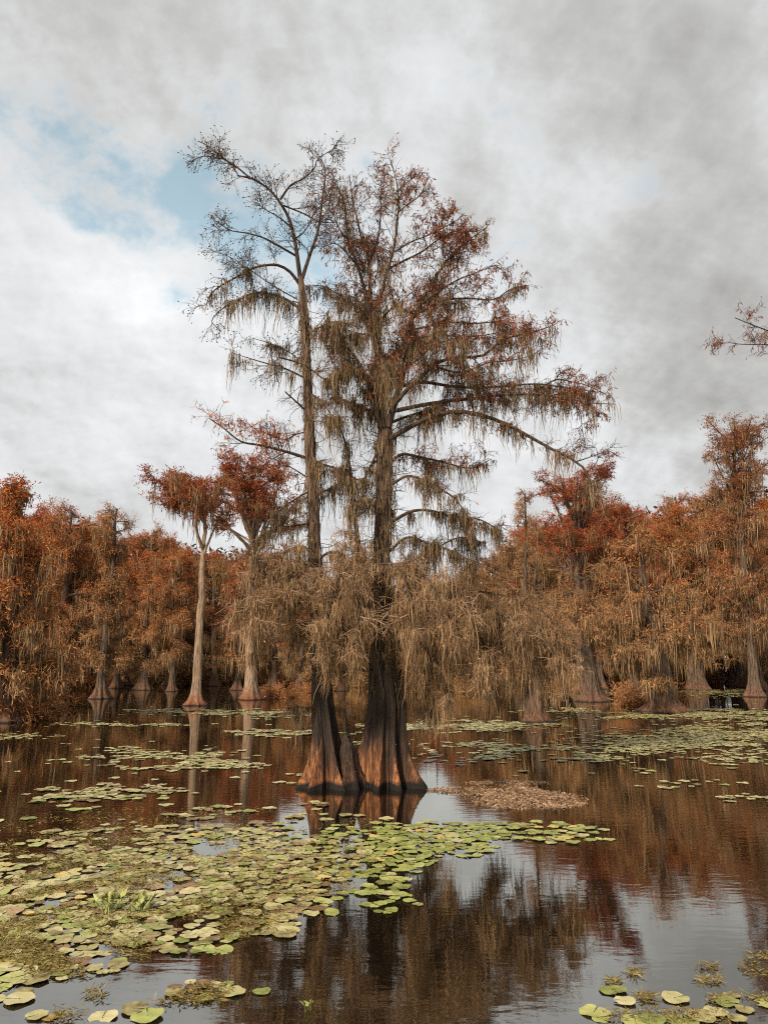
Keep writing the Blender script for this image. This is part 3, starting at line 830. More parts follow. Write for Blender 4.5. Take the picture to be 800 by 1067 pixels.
single(114, 150, 719, 545, .40, dict(start=.2, pw=1.0, nl=60, prof=([0, .4, .8, 1], [3.2, 4.2, 3.6, 2.0]), elev0=-.1, elev1=.6, leaf=1.2, leaf_lo=.25, mossy=.9), 'orange',
       'round bright orange-red cypress just left of the pale trunked one')

# fill: the rows of the flooded wood behind
kinds = []
specs = [
    ('rust', dict(start=.23, pw=.95, nl=58, prof=([0, .4, .8, 1], [3.2, 3.8, 3.2, 1.6]), elev0=-.1, elev1=.65, leaf=1.0, leaf_lo=.28, mossy=1.15)),
    ('orange', dict(start=.23, pw=.95, nl=58, prof=([0, .4, .8, 1], [3.0, 3.8, 3.4, 2.0]), elev0=-.1, elev1=.6, leaf=1.05, leaf_lo=.28, mossy=1.1)),
    ('brown', dict(start=.20, pw=.95, nl=56, prof=([0, .4, .8, 1], [3.4, 3.8, 3.0, 1.4]), elev0=-.15, elev1=.6, leaf=.7, leaf_lo=.2, mossy=1.3)),
    ('red', dict(start=.23, pw=.95, nl=54, prof=([0, .4, .8, 1], [3.0, 3.6, 3.8, 2.2]), elev0=-.1, elev1=.45, flat=.4, leaf=1.1, leaf_lo=.28, mossy=1.0)),
    ('rust', dict(start=.20, pw=.95, nl=56, prof=([0, .3, .7, 1], [3.4, 3.6, 2.4, .7]), elev0=-.15, elev1=.9, leaf=.85, leaf_lo=.15, mossy=1.3)),
    ('brown', dict(start=.20, pw=.95, nl=54, prof=([0, .4, .8, 1], [3.6, 4.0, 3.0, 1.6]), elev0=-.2, elev1=.5, leaf=.35, leaf_lo=.3, mossy=1.5, tan=1.2)),
]
for k, (lm, stl) in enumerate(specs):
    kinds.append((lm, make_tree(200 + k, 15.0, .30, stl, lm)))
words = {0: 'rust-coloured', 1: 'bright orange', 2: 'brown mossy', 3: 'crimson', 4: 'rusty pointed', 5: 'moss-laden'}
tx = [0, 60, 130, 200, 290, 330, 450, 500, 545, 600, 650, 720, 800]
ty = [520, 526, 548, 554, 566, 600, 612, 580, 540, 520, 520, 520, 500]
rg = np.random.default_rng(77)
fill = []
for (d, step, dz) in ((80, 54, 24), (93, 48, 12), (106, 42, 2)):
    x = -60 + rg.uniform(0, 30)
    while x < 870:
        fill.append((x + rg.normal(0, 9), d + rg.normal(0, 2.5), dz))
        x += step * rg.uniform(.8, 1.2)
for (px, d, dz) in fill:
    X = (px - 400) / F * d * 1.02
    yt = float(np.interp(px, tx, ty)) + dz + rg.normal(0, 7)
    h = height_for(yt, d)
    if px < 330:
        k = rg.choice(6, p=[.27, .25, .14, .12, .12, .10])
    else:
        k = rg.choice(6, p=[.22, .08, .24, .16, .12, .18])
    side = 'left of the central pair' if px < 366 else 'right of the central pair'
    row = {24: 'front', 12: 'middle', 2: 'rear'}[dz]
    lab = f'{words[k]} cypress, {row} row of the wood, {side}'
    s = h / 15.0
    plant(kinds[k][1], lab, (X, d, 0), s=max(.8, s) * rg.uniform(.95, 1.12), rz=rg.uniform(0, 6.28), group=f'{words[k]} {row}-row cypresses {side}', sz=s)

# a near tree just beyond the right edge that reaches a bough into view
ne = thing('bald_cypress', 'cypress beyond the right edge whose lone bough reaches in high against the sky', 'tree', tuple(P(905, 800, D0 + 2) * np.array([1, 1, 0])))
rg = np.random.default_rng(9)
g = Geo()
bx = ne.location.x
pz = np.concatenate([[-.35], np.linspace(0, 15.5, 24)])
pp = np.column_stack([bx + .15 * np.sin(pz * .4), np.full(25, ne.location.y) + .1 * np.sin(pz * .5), pz])
trunk_geo(g, pp, .30 * (1 - pz.clip(0) / 16.5) ** .7 + .03, 1.5, .9, 9, rg, k=32)
link('trunk', g.mesh('near_trunk', [M['bark_main']]), ne)
build_main(ne, [
    ([(905, 420), (870, 372), (840, 356), (815, 350), (798, 344), (782, 338), (765, 331)], 2.2, .6, 2, 1.6, B(l2=.8, leaf=.42, leafmat='dull')),
    ([(905, 400), (860, 366), (825, 360), (800, 359), (775, 359), (755, 357), (740, 362)], 1.8, .4, 2, 2.4, B(l2=.45, leaf=.3, leafmat='dull')),
    ([(906, 340), (880, 310), (850, 300), (830, 306)], 1.9, .5, 2, 1.0, B(l2=.8, leaf=.5, leafmat='rust')),
    ([(906, 300), (920, 270), (940, 240), (950, 210)], 2.0, .5, 2, 2.5, B(l2=.9, leaf=.45, leafmat='rust')),
    ([(906, 480), (930, 450), (965, 440)], 2.2, .6, 2, 2.4, B(l2=1, leaf=.5, moss=.3, leafmat='rust')),
], 33)
rebase(ne)

# waterside shrubs: tangles of dry stems at the foot of the wood
def shrub_mesh(seed, w, h, tanmat='tan', leafm='brown', lf=.4):
    rg = np.random.default_rng(seed)
    n = 90
    a = rg.uniform(0, 6.28, n)
    rr = np.sqrt(rg.random(n)) * w * .45
    st = np.stack([rr * np.cos(a), rr * np.sin(a), np.full(n, -.1)], 1)
    dr = np.stack([np.cos(a) * .7, np.sin(a) * .7, rg.uniform(.6, 1.3, n)], 1)
    p = grow(st, dr, h * rg.uniform(.6, 1.3, n), 7, 1.6, .16, rg)
    g = Geo()
    tubes(g, p, np.full(n, .02), np.full(n, .008), 4)
    s2, d2, _, _ = kids(p, 9, .2, 1, .4, 1.2, .8, rg)
    b = grow(s2, d2, rg.uniform(.25, .7, len(s2)) * h * .5, 4, 1.2, .18, rg)
    tubes(g, b, np.full(len(b), .010), np.full(len(b), .005), 3)
    l = Geo()
    c = np.repeat(b[:, 1:].reshape(-1, 3), 2, 0)
    c = c + rg.normal(0, .07, c.shape)
    c = c[c[:, 2] > .02]
    sprays(l, c, rg.normal(0, .6, (len(c), 3)) + [0, 0, -.4], rg.uniform(.12, .32, len(c)), rg.uniform(.02, .06, len(c)), rg)
    return [('stems', g.mesh('shrub_stems', [M['tan']])), ('foliage', l.mesh('shrub_foliage', [M[leafm]], False))]


sh = [shrub_mesh(1, 2.4, 1.4), shrub_mesh(2, 3.0, 1.8, leafm='tan'), shrub_mesh(3, 2.0, 1.1, leafm='brown')]
for (px, py, k, s, lab) in [
    (16, 750, 0, 1.25, 'rusty tangle of dry stems at the water under the left-edge cypress'),
    (292, 727, 0, .9, 'brown brushy shrub in the water just left of the slender cypress'),
    (330, 722, 2, .9, 'russet shrub half hidden behind the slender cypress'),
    (470, 722, 1, 1.0, 'straw shrub standing behind the moss curtain'),
    (676, 735, 0, 1.2, 'brown tangle of stems against the squat bushy cypress'),
]:
    r_ = thing('waterside_shrub', lab, 'shrub', foot(px, py), 'shrubs along the water')
    r_.scale = (s, s, s)
    r_.rotation_euler = (0, 0, px * .7)
    for nm, me in sh[k]:
        link(nm, me, r_)

rg = np.random.default_rng(88)
for px in np.arange(-20, 830, 62):
    d = rg.uniform(88, 106)
    k = int(rg.integers(3))
    X = (px + rg.uniform(-9, 9) - 400) / F * d
    side = 'left of the central pair' if px < 366 else 'right of the central pair'
    nm_ = ('rusty', 'straw-coloured', 'russet')[k]
    r_ = thing('waterside_shrub', f'{nm_} shrub among the far trunks, {side}', 'shrub', (X, d, 0), f'{nm_} shrubs among the far trunks {side}')
    s = rg.uniform(1.2, 2.2)
    r_.scale = (s, s, s)
    r_.rotation_euler = (0, 0, rg.uniform(0, 6.28))
    for nm, me in sh[k]:
        link(nm, me, r_)

# the far wood that reads as one mass
rg = np.random.default_rng(50)
g = Geo()
nt_ = 420
tx_ = rg.uniform(-80, 80, nt_)
tyy = rg.uniform(112, 138, nt_)
hh = rg.uniform(9, 15, nt_)
tp = np.stack([np.column_stack([tx_ + rg.normal(0, .1, nt_), tyy, hh * q]) for q in (-.02, .06, .3, .65, 1.0)], 1)
tubes(g, tp, rg.uniform(.25, .5, nt_), np.full(nt_, .06), 6, 0)
n_ = 70000
fx = rg.uniform(-82, 82, n_)
fy = rg.uniform(112, 142, n_)
px_ = 400 + fx / fy * F
top = np.array([height_for(a, 1.0) for a in range(480, 620)])
pyt = np.interp(px_, tx, ty) + 22
zmax = (2.7 + np.interp(pyt, np.arange(480, 620), top - 2.7) * fy) * (1 + .06 * np.sin(fx * .7) + .05 * np.sin(fx * 1.9))
fz = rg.random(n_) ** 1.1 * zmax + .1
sprays(g, np.column_stack([fx, fy, fz]), rg.normal(0, .6, (n_, 3)) + [0, 0, -.4], rg.uniform(.5, 1.3, n_), rg.uniform(.25, .6, n_), rg, 1)
wo = link('woods', g.mesh('woods', [M['bark_far'], M['woods']], False))
tag(wo, 'dense dim mass of the far cypress wood behind the rows of trees', 'wood', kind='stuff')


# ------------------------------------------------------------------ water and land
def simple_mat(name, col, rough=.9):
    m = bpy.data.materials.new(name)
    nt = nodes(m)
    tc = N(nt, 'ShaderNodeTexCoord')
    no = N(nt, 'ShaderNodeTexNoise', i_Scale=.8, i_Detail=6.0)
    nt.links.new(tc.outputs['Object'], no.inputs['Vector'])
    r = ramp(nt, [(.3, tuple(.5 * c for c in col)), (.7, col)])
    nt.links.new(no.outputs[0], r.inputs[0])
    b = N(nt, 'ShaderNodeBsdfPrincipled', i_Roughness=rough)
    nt.links.new(r.outputs[0], b.inputs['Base Color'])
    o = N(nt, 'ShaderNodeOutputMaterial')
    nt.links.new(b.outputs[0], o.inputs[0])
    return m


def water_mat():
    m = bpy.data.materials.new('tannin_water')
    nt = nodes(m)
    L = nt.links.new
    tc = N(nt, 'ShaderNodeTexCoord')
    mp = N(nt, 'ShaderNodeMapping')
    mp.inputs['Scale'].default_value = (1.0, 2.4, 1.0)
    L(tc.outputs['Object'], mp.inputs[0])
    n1 = N(nt, 'ShaderNodeTexNoise', i_Scale=2.6, i_Detail=2.0, i_Roughness=.45)
    n2 = N(nt, 'ShaderNodeTexNoise', i_Scale=9.0, i_Detail=2.0)
    n3 = N(nt, 'ShaderNodeTexNoise', i_Scale=.22, i_Detail=2.0)
    L(mp.outputs[0], n1.inputs['Vector'])
    L(mp.outputs[0], n2.inputs['Vector'])
    L(tc.outputs['Object'], n3.inputs['Vector'])
    a = N(nt, 'ShaderNodeMath', operation='MULTIPLY_ADD', i_1=.22)
    L(n2.outputs[0], a.inputs[0])
    L(n1.outputs[0], a.inputs[2])
    mr = N(nt, 'ShaderNodeMapRange', i_1=.35, i_2=.65, i_3=.25, i_4=1.0)
    L(n3.outputs[0], mr.inputs[0])
    st = N(nt, 'ShaderNodeMath', operation='MULTIPLY', i_1=.042)
    L(mr.outputs[0], st.inputs[0])
    bp = N(nt, 'ShaderNodeBump', i_Distance=.06)
    L(st.outputs[0], bp.inputs['Strength'])
    L(a.outputs[0], bp.inputs['Height'])
    gl = N(nt, 'ShaderNodeBsdfGlossy', i_Roughness=.02)
    gl.inputs[0].default_value = (.93, .92, .86, 1)
    L(bp.outputs[0], gl.inputs['Normal'])
    df = N(nt, 'ShaderNodeBsdfDiffuse')
    df.inputs[0].default_value = (.006, .004, .0025, 1)
    lw = N(nt, 'ShaderNodeLayerWeight', i_Blend=.5)
    L(bp.outputs[0], lw.inputs['Normal'])
    pw = N(nt, 'ShaderNodeMath', operation='POWER', i_1=3.9)
    L(lw.outputs['Facing'], pw.inputs[0])
    fr = N(nt, 'ShaderNodeMapRange', i_1=0.0, i_2=1.0, i_3=.23, i_4=1.0)
    L(pw.outputs[0], fr.inputs[0])
    x = N(nt, 'ShaderNodeMixShader')
    L(fr.outputs[0], x.inputs[0])
    L(df.outputs[0], x.inputs[1])
    L(gl.outputs[0], x.inputs[2])
    o = N(nt, 'ShaderNodeOutputMaterial')
    L(x.outputs[0], o.inputs[0])
    return m


def sheet(name, x0, x1, y0, y1, z, mat):
    g = Geo()
    g.add([[x0, y0, z], [x1, y0, z], [x1, y1, z], [x0, y1, z]], [[0, 1, 2, 3]])
    o = link(name, g.mesh(name, [mat], False))
    tag(o, kind='structure')
    return o


wa = sheet('water', -700, 700, -120, 900, 0.0, water_mat())
tag(wa, 'still dark brown lake water mirroring the trees and clouds', 'water')
# the land under the far wood: low muddy shore rising slowly, out to the horizon
g = Geo()
xs = np.linspace(-1500, 1500, 121)
ys = np.array([109.5, 111, 114, 122, 140, 180, 300, 700, 1500, 3000])
zs = np.array([-.3, .12, .35, .6, 1.0, 1.8, 3, 5, 7, 8])
rg = np.random.default_rng(6)
v = np.array([[x, y + (2.0 * math.sin(x * .13) if j < 4 else 0), z + rg.normal(0, .05)] for j, (y, z) in enumerate(zip(ys, zs)) for x in xs])
k = len(xs)
q = [[j * k + i, j * k + i + 1, (j + 1) * k + i + 1, (j + 1) * k + i] for j in range(len(ys) - 1) for i in range(k - 1)]
g.add(v, q)
tag(link('terrain', g.mesh('terrain', [simple_mat('leaf_litter', (.06, .036, .02))])), 'low leaf-littered shore under the far wood', 'ground', kind='structure')


# ------------------------------------------------------------------ lily pads
def pad_mat(name, stops):
    m = bpy.data.materials.new(name)
    nt = nodes(m)
    L = nt.links.new
    oi = N(nt, 'ShaderNodeObjectInfo')
    ge = N(nt, 'ShaderNodeNewGeometry')
    tc = N(nt, 'ShaderNodeTexCoord')
    no = N(nt, 'ShaderNodeTexNoise', i_Scale=9.0, i_Detail=5.0, i_Roughness=.65)
    L(ge.outputs['Position'], no.inputs['Vector'])
    s1 = N(nt, 'ShaderNodeMath', operation='ADD')
    L(oi.outputs['Random'], s1.inputs[0])
    L(ge.outputs['Random Per Island'], s1.inputs[1])
    fr = N(nt, 'ShaderNodeMath', operation='FRACT')
    L(s1.outputs[0], fr.inputs[0])
    a = N(nt, 'ShaderNodeMath', operation='MULTIPLY_ADD', i_1=.75)
    L(fr.outputs[0], a.inputs[0])
    b_ = N(nt, 'ShaderNodeMath', operation='MULTIPLY_ADD', i_1=1.5, i_2=-.62)
    L(no.outputs[0], b_.inputs[0])
    L(b_.outputs[0], a.inputs[2])
    r = ramp(nt, stops)
    L(a.outputs[0], r.inputs[0])
    b = N(nt, 'ShaderNodeBsdfPrincipled', i_Roughness=.5)
    b.inputs['Specular IOR Level'].default_value = .4
    L(r.outputs[0], b.inputs['Base Color'])
    bp = N(nt, 'ShaderNodeBump', i_Strength=.35, i_Distance=.02)
    L(no.outputs[0], bp.inputs['Height'])
    L(bp.outputs[0], b.inputs['Normal'])
    o = N(nt, 'ShaderNodeOutputMaterial')
    L(b.outputs[0], o.inputs[0])
    return m


M['pad_olive'] = pad_mat('pad_olive', [(.0, (.10, .065, .028)), (.22, (.20, .17, .065)), (.6, (.29, .265, .115)), (1, (.40, .35, .19))])
M['pad_green'] = pad_mat('pad_green', [(.0, (.09, .075, .022)), (.2, (.14, .155, .036)), (.6, (.215, .235, .062)), (1, (.32, .31, .11))])
M['pad_yellow'] = pad_mat('pad_yellow', [(.0, (.24, .15, .04)), (.5, (.38, .27, .07)), (1, (.48, .38, .14))])
M['pad_brown'] = pad_mat('pad_brown', [(.0, (.07, .035, .015)), (.5, (.17, .10, .045)), (1, (.28, .19, .10))])
M['weed'] = leaf_mat('pond_weed', [(.0, (.05, .035, .012)), (.4, (.16, .12, .04)), (.8, (.28, .23, .085)), (1, (.40, .33, .16))], scale=1.5, transl=.1)
M['litter'] = leaf_mat('floating_litter', [(.0, (.06, .035, .02)), (.5, (.22, .14, .085)), (1, (.46, .34, .23))], scale=1.5, transl=.0)


def pad_verts(rg, r):
    """round pad with a notch, a gently waving rim and a slight dish"""
    k = 22
    notch = rg.uniform(.03, .11)
    th = np.linspace(notch, 2 * np.pi - notch, k)
    rim = r * (1 + .05 * np.sin(th * 3 + rg.uniform(0, 6)) + .03 * np.sin(th * 7 + rg.uniform(0, 6)))
    wav = r * (.035 * np.sin(th * 2 + rg.uniform(0, 6)) + .035 * np.sin(th * 5 + rg.uniform(0, 6))) + r * .03
    el = rg.uniform(.85, 1.1)
    out = np.column_stack([rim * np.cos(th) * el, rim * np.sin(th), wav])
    mid = np.column_stack([.55 * rim * np.cos(th) * el, .55 * rim * np.sin(th), wav * .25])
    cen = np.column_stack([np.full(k, -.02 * r) + .06 * r * np.cos(th), .06 * r * np.sin(th), np.zeros(k)])
    v = np.vstack([cen, mid, out])
    i = np.arange(k - 1)
    q = np.vstack([np.column_stack([i, i + k, i + k + 1, i + 1]), np.column_stack([i + k, i + 2 * k, i + 2 * k + 1, i + k + 1])])
    return v, q


# rafts in photo places, turned into water-surface ellipses: cx, cy, rx, ry, density, kind
rafts = [
    (60, 905, 130, 32, .9, 'A'), (180, 890, 150, 30, .75, 'A'), (110, 945, 150, 40, 1.0, 'A'), (230, 925, 130, 42, .95, 'A'),
    (300, 890, 90, 30, .75, 'A'), (40, 985, 75, 38, 1.0, 'A'), (250, 958, 75, 22, .9, 'A'), (190, 975, 60, 22, .8, 'A'),
    (5, 1020, 26, 30, .6, 'A'), (112, 1004, 26, 16, .6, 'L'), (130, 1060, 40, 8, .5, 'L'), (185, 1034, 45, 9, .55, 'L'), (255, 1030, 40, 8, .5, 'L'), (30, 1064, 40, 5, .3, 'L'),
    (390, 885, 70, 30, .95, 'B'), (375, 920, 55, 14, .75, 'B'), (410, 943, 30, 10, .8, 'B'), (450, 872, 70, 16, .9, 'B'), (330, 945, 40, 12, .6, 'B'),
    (540, 866, 90, 9, .75, 'B'), (590, 874, 45, 5, .6, 'B'), (480, 885, 40, 8, .6, 'B'),
    (645, 1038, 20, 8, .5, 'R'), (705, 1038, 14, 5, .6, 'R'), (705, 1062, 60, 9, .5, 'R'), (775, 1050, 40, 14, .35, 'R'), (625, 1058, 20, 7, .7, 'R'),
]
far_rafts = [
    (110, 826, 110, 13, .8), (175, 790, 125, 13, .85), (20, 768, 55, 5, .8), (215, 800, 60, 5, .6), (290, 764, 60, 5, .7), (220, 742, 120, 4, .35),
    (540, 784, 140, 13, .85), (480, 757, 110, 8, .7), (720, 770, 150, 16, 1.0), (770, 790, 60, 8, .6), (720, 744, 150, 6, .8), (780, 832, 40, 6, .5), (720, 815, 70, 8, .16),
    (580, 740, 40, 3, .5), (700, 722, 130, 5, .8), (390, 775, 40, 5, .5), (120, 755, 80, 3, .4), (300, 745, 60, 3, .4), (650, 800, 120, 10, .08),
    (220, 850, 200, 12, .35), (60, 862, 90, 10, .3), (360, 836, 60, 5, .3), (300, 812, 40, 6, .2), (790, 752, 40, 5, .8),
]


def rnd_in(cx, cy, rx, ry, rg):
    while True:
        a, b = rg.uniform(-1, 1, 2)
        q_ = a * a + b * b
        if q_ < 1 and rg.random() > .35 * q_:
            return cx + a * rx, cy + b * ry


rg = np.random.default_rng(404)
pads = []                                # x, y, r, raft
grid = {}


def ok(x, y, r, share):
    cx_, cy_ = int(x * 2), int(y * 2)
    for a in (-1, 0, 1):
        for b in (-1, 0, 1):
            for (x2, y2, r2) in grid.get((cx_ + a, cy_ + b), ()):
                if (x - x2) ** 2 + (y - y2) ** 2 < ((r + r2) * share) ** 2:
                    return False
    grid.setdefault((cx_, cy_), []).append((x, y, r))
    return True


for (cx, cy, rx, ry, de, kd) in rafts:
    c = W(cx, cy)
    ax_ = rx / F * math.hypot(c[1], CAM_H)
    ay_ = abs(W(cx, cy - ry)[1] - W(cx, cy + ry)[1]) / 2
    n_try = int(de * ax_ * ay_ * 3.14 / .013)
    for _ in range(n_try):
        x_, y_ = rnd_in(cx, cy, rx, ry, rg)
        if y_ > 1090: continue
        w_ = W(x_, y_)
        r_ = rg.uniform(.05, .128) if kd != 'R' else rg.uniform(.07, .15)
        # open leads of water left between the clusters
        nz = math.sin(w_[0] * 2.3 + 1.7 * math.sin(w_[1] * 1.1)) * math.sin(w_[1] * 2.0 + 1.3 * math.sin(w_[0] * 1.7 + 2))
        if kd == 'A' and nz < -.30 and rg.random() < .88: continue
        if 338 < x_ < 384 and 852 < y_ < 950 and rg.random() < .6: continue
        if ok(w_[0], w_[1], r_, .56):
            pads.append((w_[0], w_[1], r_, kd))
pads.sort(key=lambda p: math.hypot(p[0], p[1]) / p[2])
near, rest = pads[:290], pads[290:]
print('pads', len(pads))
pm = {}
for mt in ('pad_olive', 'pad_green', 'pad_yellow', 'pad_brown'):
    pm[mt] = []
    for q_ in range(6 if mt in ('pad_olive', 'pad_green') else 3):
        v, qq = pad_verts(rg, 1.0)
        g = Geo()
        g.add(v, qq)
        pm[mt].append(g.mesh('lily_pad', [M[mt]]))
where = {'A': 'in the big raft at the lower left', 'L': 'on the open water at the bottom left', 'B': 'in the greener raft below the central pair', 'R': 'on the pale water at the bottom right'}
colw = {'pad_olive': 'pale olive lily pad', 'pad_green': 'green lily pad', 'pad_yellow': 'yellowed lily pad', 'pad_brown': 'browned dying lily pad'}


def pad_kind(kd, rg):
    u = rg.random()
    if kd == 'B': return 'pad_green' if u < .82 else ('pad_yellow' if u < .86 else 'pad_olive')
    if kd == 'R': return 'pad_green' if u < .7 else ('pad_yellow' if u < .74 else 'pad_olive')
    return 'pad_olive' if u < .64 else ('pad_green' if u < .86 else ('pad_yellow' if u < .885 else 'pad_brown'))


for i, (x, y, r_, kd) in enumerate(near):
    mt = pad_kind(kd, rg)
    o = link('lily_pad', pm[mt][rg.integers(len(pm[mt]))])
    o.location = (x, y, .002 + .016 * rg.random())
    o.scale = (r_, r_, r_)
    o.rotation_euler = (rg.normal(0, .04), rg.normal(0, .04), rg.uniform(0, 6.28))
    tag(o, f'{colw[mt]} floating {where[kd]}', 'lily pad', f'{colw[mt]}s {where[kd]}')
# all the smaller ones
g = Geo()
gm = ['pad_olive', 'pad_green', 'pad_yellow', 'pad_brown']


def put_pad(x, y, r_, mt):
    v, qq = pad_verts(rg, r_)
    a = rg.uniform(0, 6.28)
    v = np.column_stack([v[:, 0] * math.cos(a) - v[:, 1] * math.sin(a) + x, v[:, 0] * math.sin(a) + v[:, 1] * math.cos(a) + y, v[:, 2] + .004 + .02 * rg.random()])
    g.add(v, qq, gm.index(mt))


for (x, y, r_, kd) in rest:
    put_pad(x, y, r_, pad_kind(kd, rg))
for (cx, cy, rx, ry, de) in far_rafts:
    c = W(cx, cy)
    ax_ = rx / F * math.hypot(c[1], CAM_H)
    ay_ = abs(W(cx, cy - ry)[1] - W(cx, cy + ry)[1]) / 2
    n_try = min(3000, int(de * ax_ * ay_ * 3.14 / .034))
    for _ in range(n_try):
        x_, y_ = rnd_in(cx, cy, rx, ry, rg)
        w_ = W(x_, y_)
        r_ = rg.uniform(.07, .15) * (1 if c[1] < 30 else 1.4)
        nz = math.sin(w_[0] * 1.3 + 1.7 * math.sin(w_[1] * .7)) * math.sin(w_[1] * .9 + 1.3 * math.sin(w_[0] * .9))
        if nz < -.35 and de < .9: continue
        # ragged edge: stragglers outside, bays inside
        e_ = math.hypot((x_ - cx) / rx, (y_ - cy) / ry)
        ph = math.atan2((y_ - cy) / ry, (x_ - cx) / rx)
        lim = .62 + .25 * math.sin(2 * ph + cx) + .2 * math.sin(5 * ph + cy) + .12 * math.sin(9 * ph + cx * .7)
        if e_ > lim and rg.random() < .86: continue
        if rg.random() < .12:
            x_ += rg.normal(0, rx * .45)
            y_ += rg.normal(0, ry * .5)
            w_ = W(x_, y_)
        put_pad(w_[0], w_[1], r_, 'pad_olive' if rg.random() < .75 else ('pad_green' if rg.random() < .6 else 'pad_brown'))
lo = link('lily_pads', g.mesh('lily_pads', [M[k_] for k_ in gm]))
tag(lo, 'farther rafts of small olive lily pads scattered over the lake', 'lily pads', kind='stuff')

# weed tangle between the pads
g = Geo()
wl = []
for (cx, cy, rx, ry, n_) in [(60, 960, 120, 60, 5200), (30, 990, 60, 30, 1800), (230, 905, 170, 40, 4000), (80, 900, 110, 30, 3000), (230, 960, 80, 20, 1500), (40, 935, 50, 16, 1500), (190, 1036, 100, 11, 900), (700, 1060, 80, 8, 260), (672, 1040, 10, 4, 60), (760, 1042, 26, 6, 130), (740, 1022, 14, 3, 60), (660, 1014, 8, 2.5, 40), (738, 1008, 12, 2, 40), (790, 1005, 22, 12, 130), (785, 1048, 24, 12, 150), (30, 1058, 60, 8, 260), (640, 1024, 8, 3, 50), (200, 860, 200, 20, 1500)]:
    m_ = np.array([W(*rnd_in(cx, cy, rx, ry, rg)) for _ in range(int(n_ * 1.8))])
    nz = np.sin(m_[:, 0] * 3.1 + 2 * np.sin(m_[:, 1] * 1.6)) * np.sin(m_[:, 1] * 2.6 + 1.5 * np.sin(m_[:, 0] * 2.2))
    wl.append(m_[nz > -.25])
m_ = np.concatenate(wl)
m_[:, 2] = rg.uniform(.003, .035, len(m_))
ax = rg.normal(0, 1, (len(m_), 3)) * [1, 1, .22]
sprays(g, m_, ax, rg.uniform(.03, .10, len(m_)), rg.uniform(.004, .013, len(m_)), rg)
tag(link('pond_weed', g.mesh('pond_weed', [M['weed']], False)), 'brown and olive tangle of water weed between the lily pads', 'water weed', kind='stuff')

# the raft of fallen leaves right of the trunk
g = Geo()
m_ = []
for (cx, cy, rx, ry, n_) in [(552, 834, 62, 10, 9000), (520, 824, 44, 6, 4200), (480, 824, 36, 3, 700), (530, 816, 44, 2.5, 1200), (495, 830, 30, 3, 600)]:
    m_ += [W(*rnd_in(cx, cy, rx, ry, rg)) for _ in range(n_)]
m_ = np.array(m_)
nz = np.sin(m_[:, 0] * 2.9 + 2 * np.sin(m_[:, 1] * 1.9)) * np.sin(m_[:, 1] * 2.4 + 1.5 * np.sin(m_[:, 0] * 2.2)) + .25 * np.sin(m_[:, 0] * 9) * np.sin(m_[:, 1] * 11)
m_ = m_[(nz > .02) | (rg.random(len(m_)) < .10)]
m_[:, 2] = rg.uniform(.002, .02, len(m_))
sprays(g, m_, rg.normal(0, 1, (len(m_), 3)) * [1, 1, .2], rg.uniform(.02, .09, len(m_)), rg.uniform(.01, .045, len(m_)), rg)
tag(link('floating_litter', g.mesh('floating_litter', [M['litter']], False)), 'raft of pinkish brown fallen leaves floating right of the broad trunk', 'leaf litter', kind='stuff')


# sprigs that stand up out of the water
def sprig(px, py, n, h, mat, lab, lf=1.0):
    w_ = W(px, py)
    r_ = thing('water_plant', lab, 'plant', (w_[0], w_[1], 0))
    g = Geo()
    a = rg.uniform(0, 6.28, n)
    dr = np.column_stack([np.cos(a) * .6, np.sin(a) * .6, np.ones(n)])
    p = grow(np.zeros((n, 3)) + rg.normal(0, .03, (n, 3)) * [1, 1, 0], dr, h * rg.uniform(.6, 1.1, n), 5, .5, .08, rg)
    tubes(g, p, np.full(n, .006), np.full(n, .004), 4)
    link('stems', g.mesh('sprig_stems', [M['pad_green']]), r_)
    g = Geo()
    c = np.repeat(p[:, -1], 2, 0)
    sprays(g, c, np.repeat(p[:, -1] - p[:, -2], 2, 0) * 8 + rg.normal(0, .5, (len(c), 3)), lf * rg.uniform(.1, .2, len(c)), lf * rg.uniform(.05, .1, len(c)), rg)
    link('leaves', g.mesh('sprig_leaves', [M[mat]], False), r_)


sprig(112, 952, 12, .16, 'pad_green', 'small clump of upright green leaves among the lower-left pads', .75)
sprig(148, 950, 12, .14, 'pad_green', 'low dark green leaf clump just right of the upright green clump', .7)
sprig(322, 1052, 3, .09, 'pad_green', 'tiny green sprig alone on dark water at the bottom', .35)

# ------------------------------------------------------------------ sky and light
w = bpy.data.worlds.new("World")
scene.world = w
w.use_nodes = True
nt = w.node_tree
nt.nodes.clear()
L = nt.links.new
SUN_EL, SUN_AZ = 36.0, 212.0            # azimuth clockwise from +Y (the view direction)
sky = N(nt, 'ShaderNodeTexSky', sky_type='NISHITA', sun_disc=False, sun_elevation=R(SUN_EL), sun_rotation=R(SUN_AZ))
tc = N(nt, 'ShaderNodeTexCoord')
sep = N(nt, 'ShaderNodeSeparateXYZ')
L(tc.outputs['Generated'], sep.inputs[0])
zb = N(nt, 'ShaderNodeMath', operation='ADD', i_1=.55)
zm = N(nt, 'ShaderNodeMath', operation='MAXIMUM', i_1=.0)
L(sep.outputs[2], zm.inputs[0])
L(zm.outputs[0], zb.inputs[0])
comb = N(nt, 'ShaderNodeCombineXYZ')
for i in (0, 1):
    dv = N(nt, 'ShaderNodeMath', operation='DIVIDE')
    L(sep.outputs[i], dv.inputs[0])
    L(zb.outputs[0], dv.inputs[1])
    L(dv.outputs[0], comb.inputs[i])


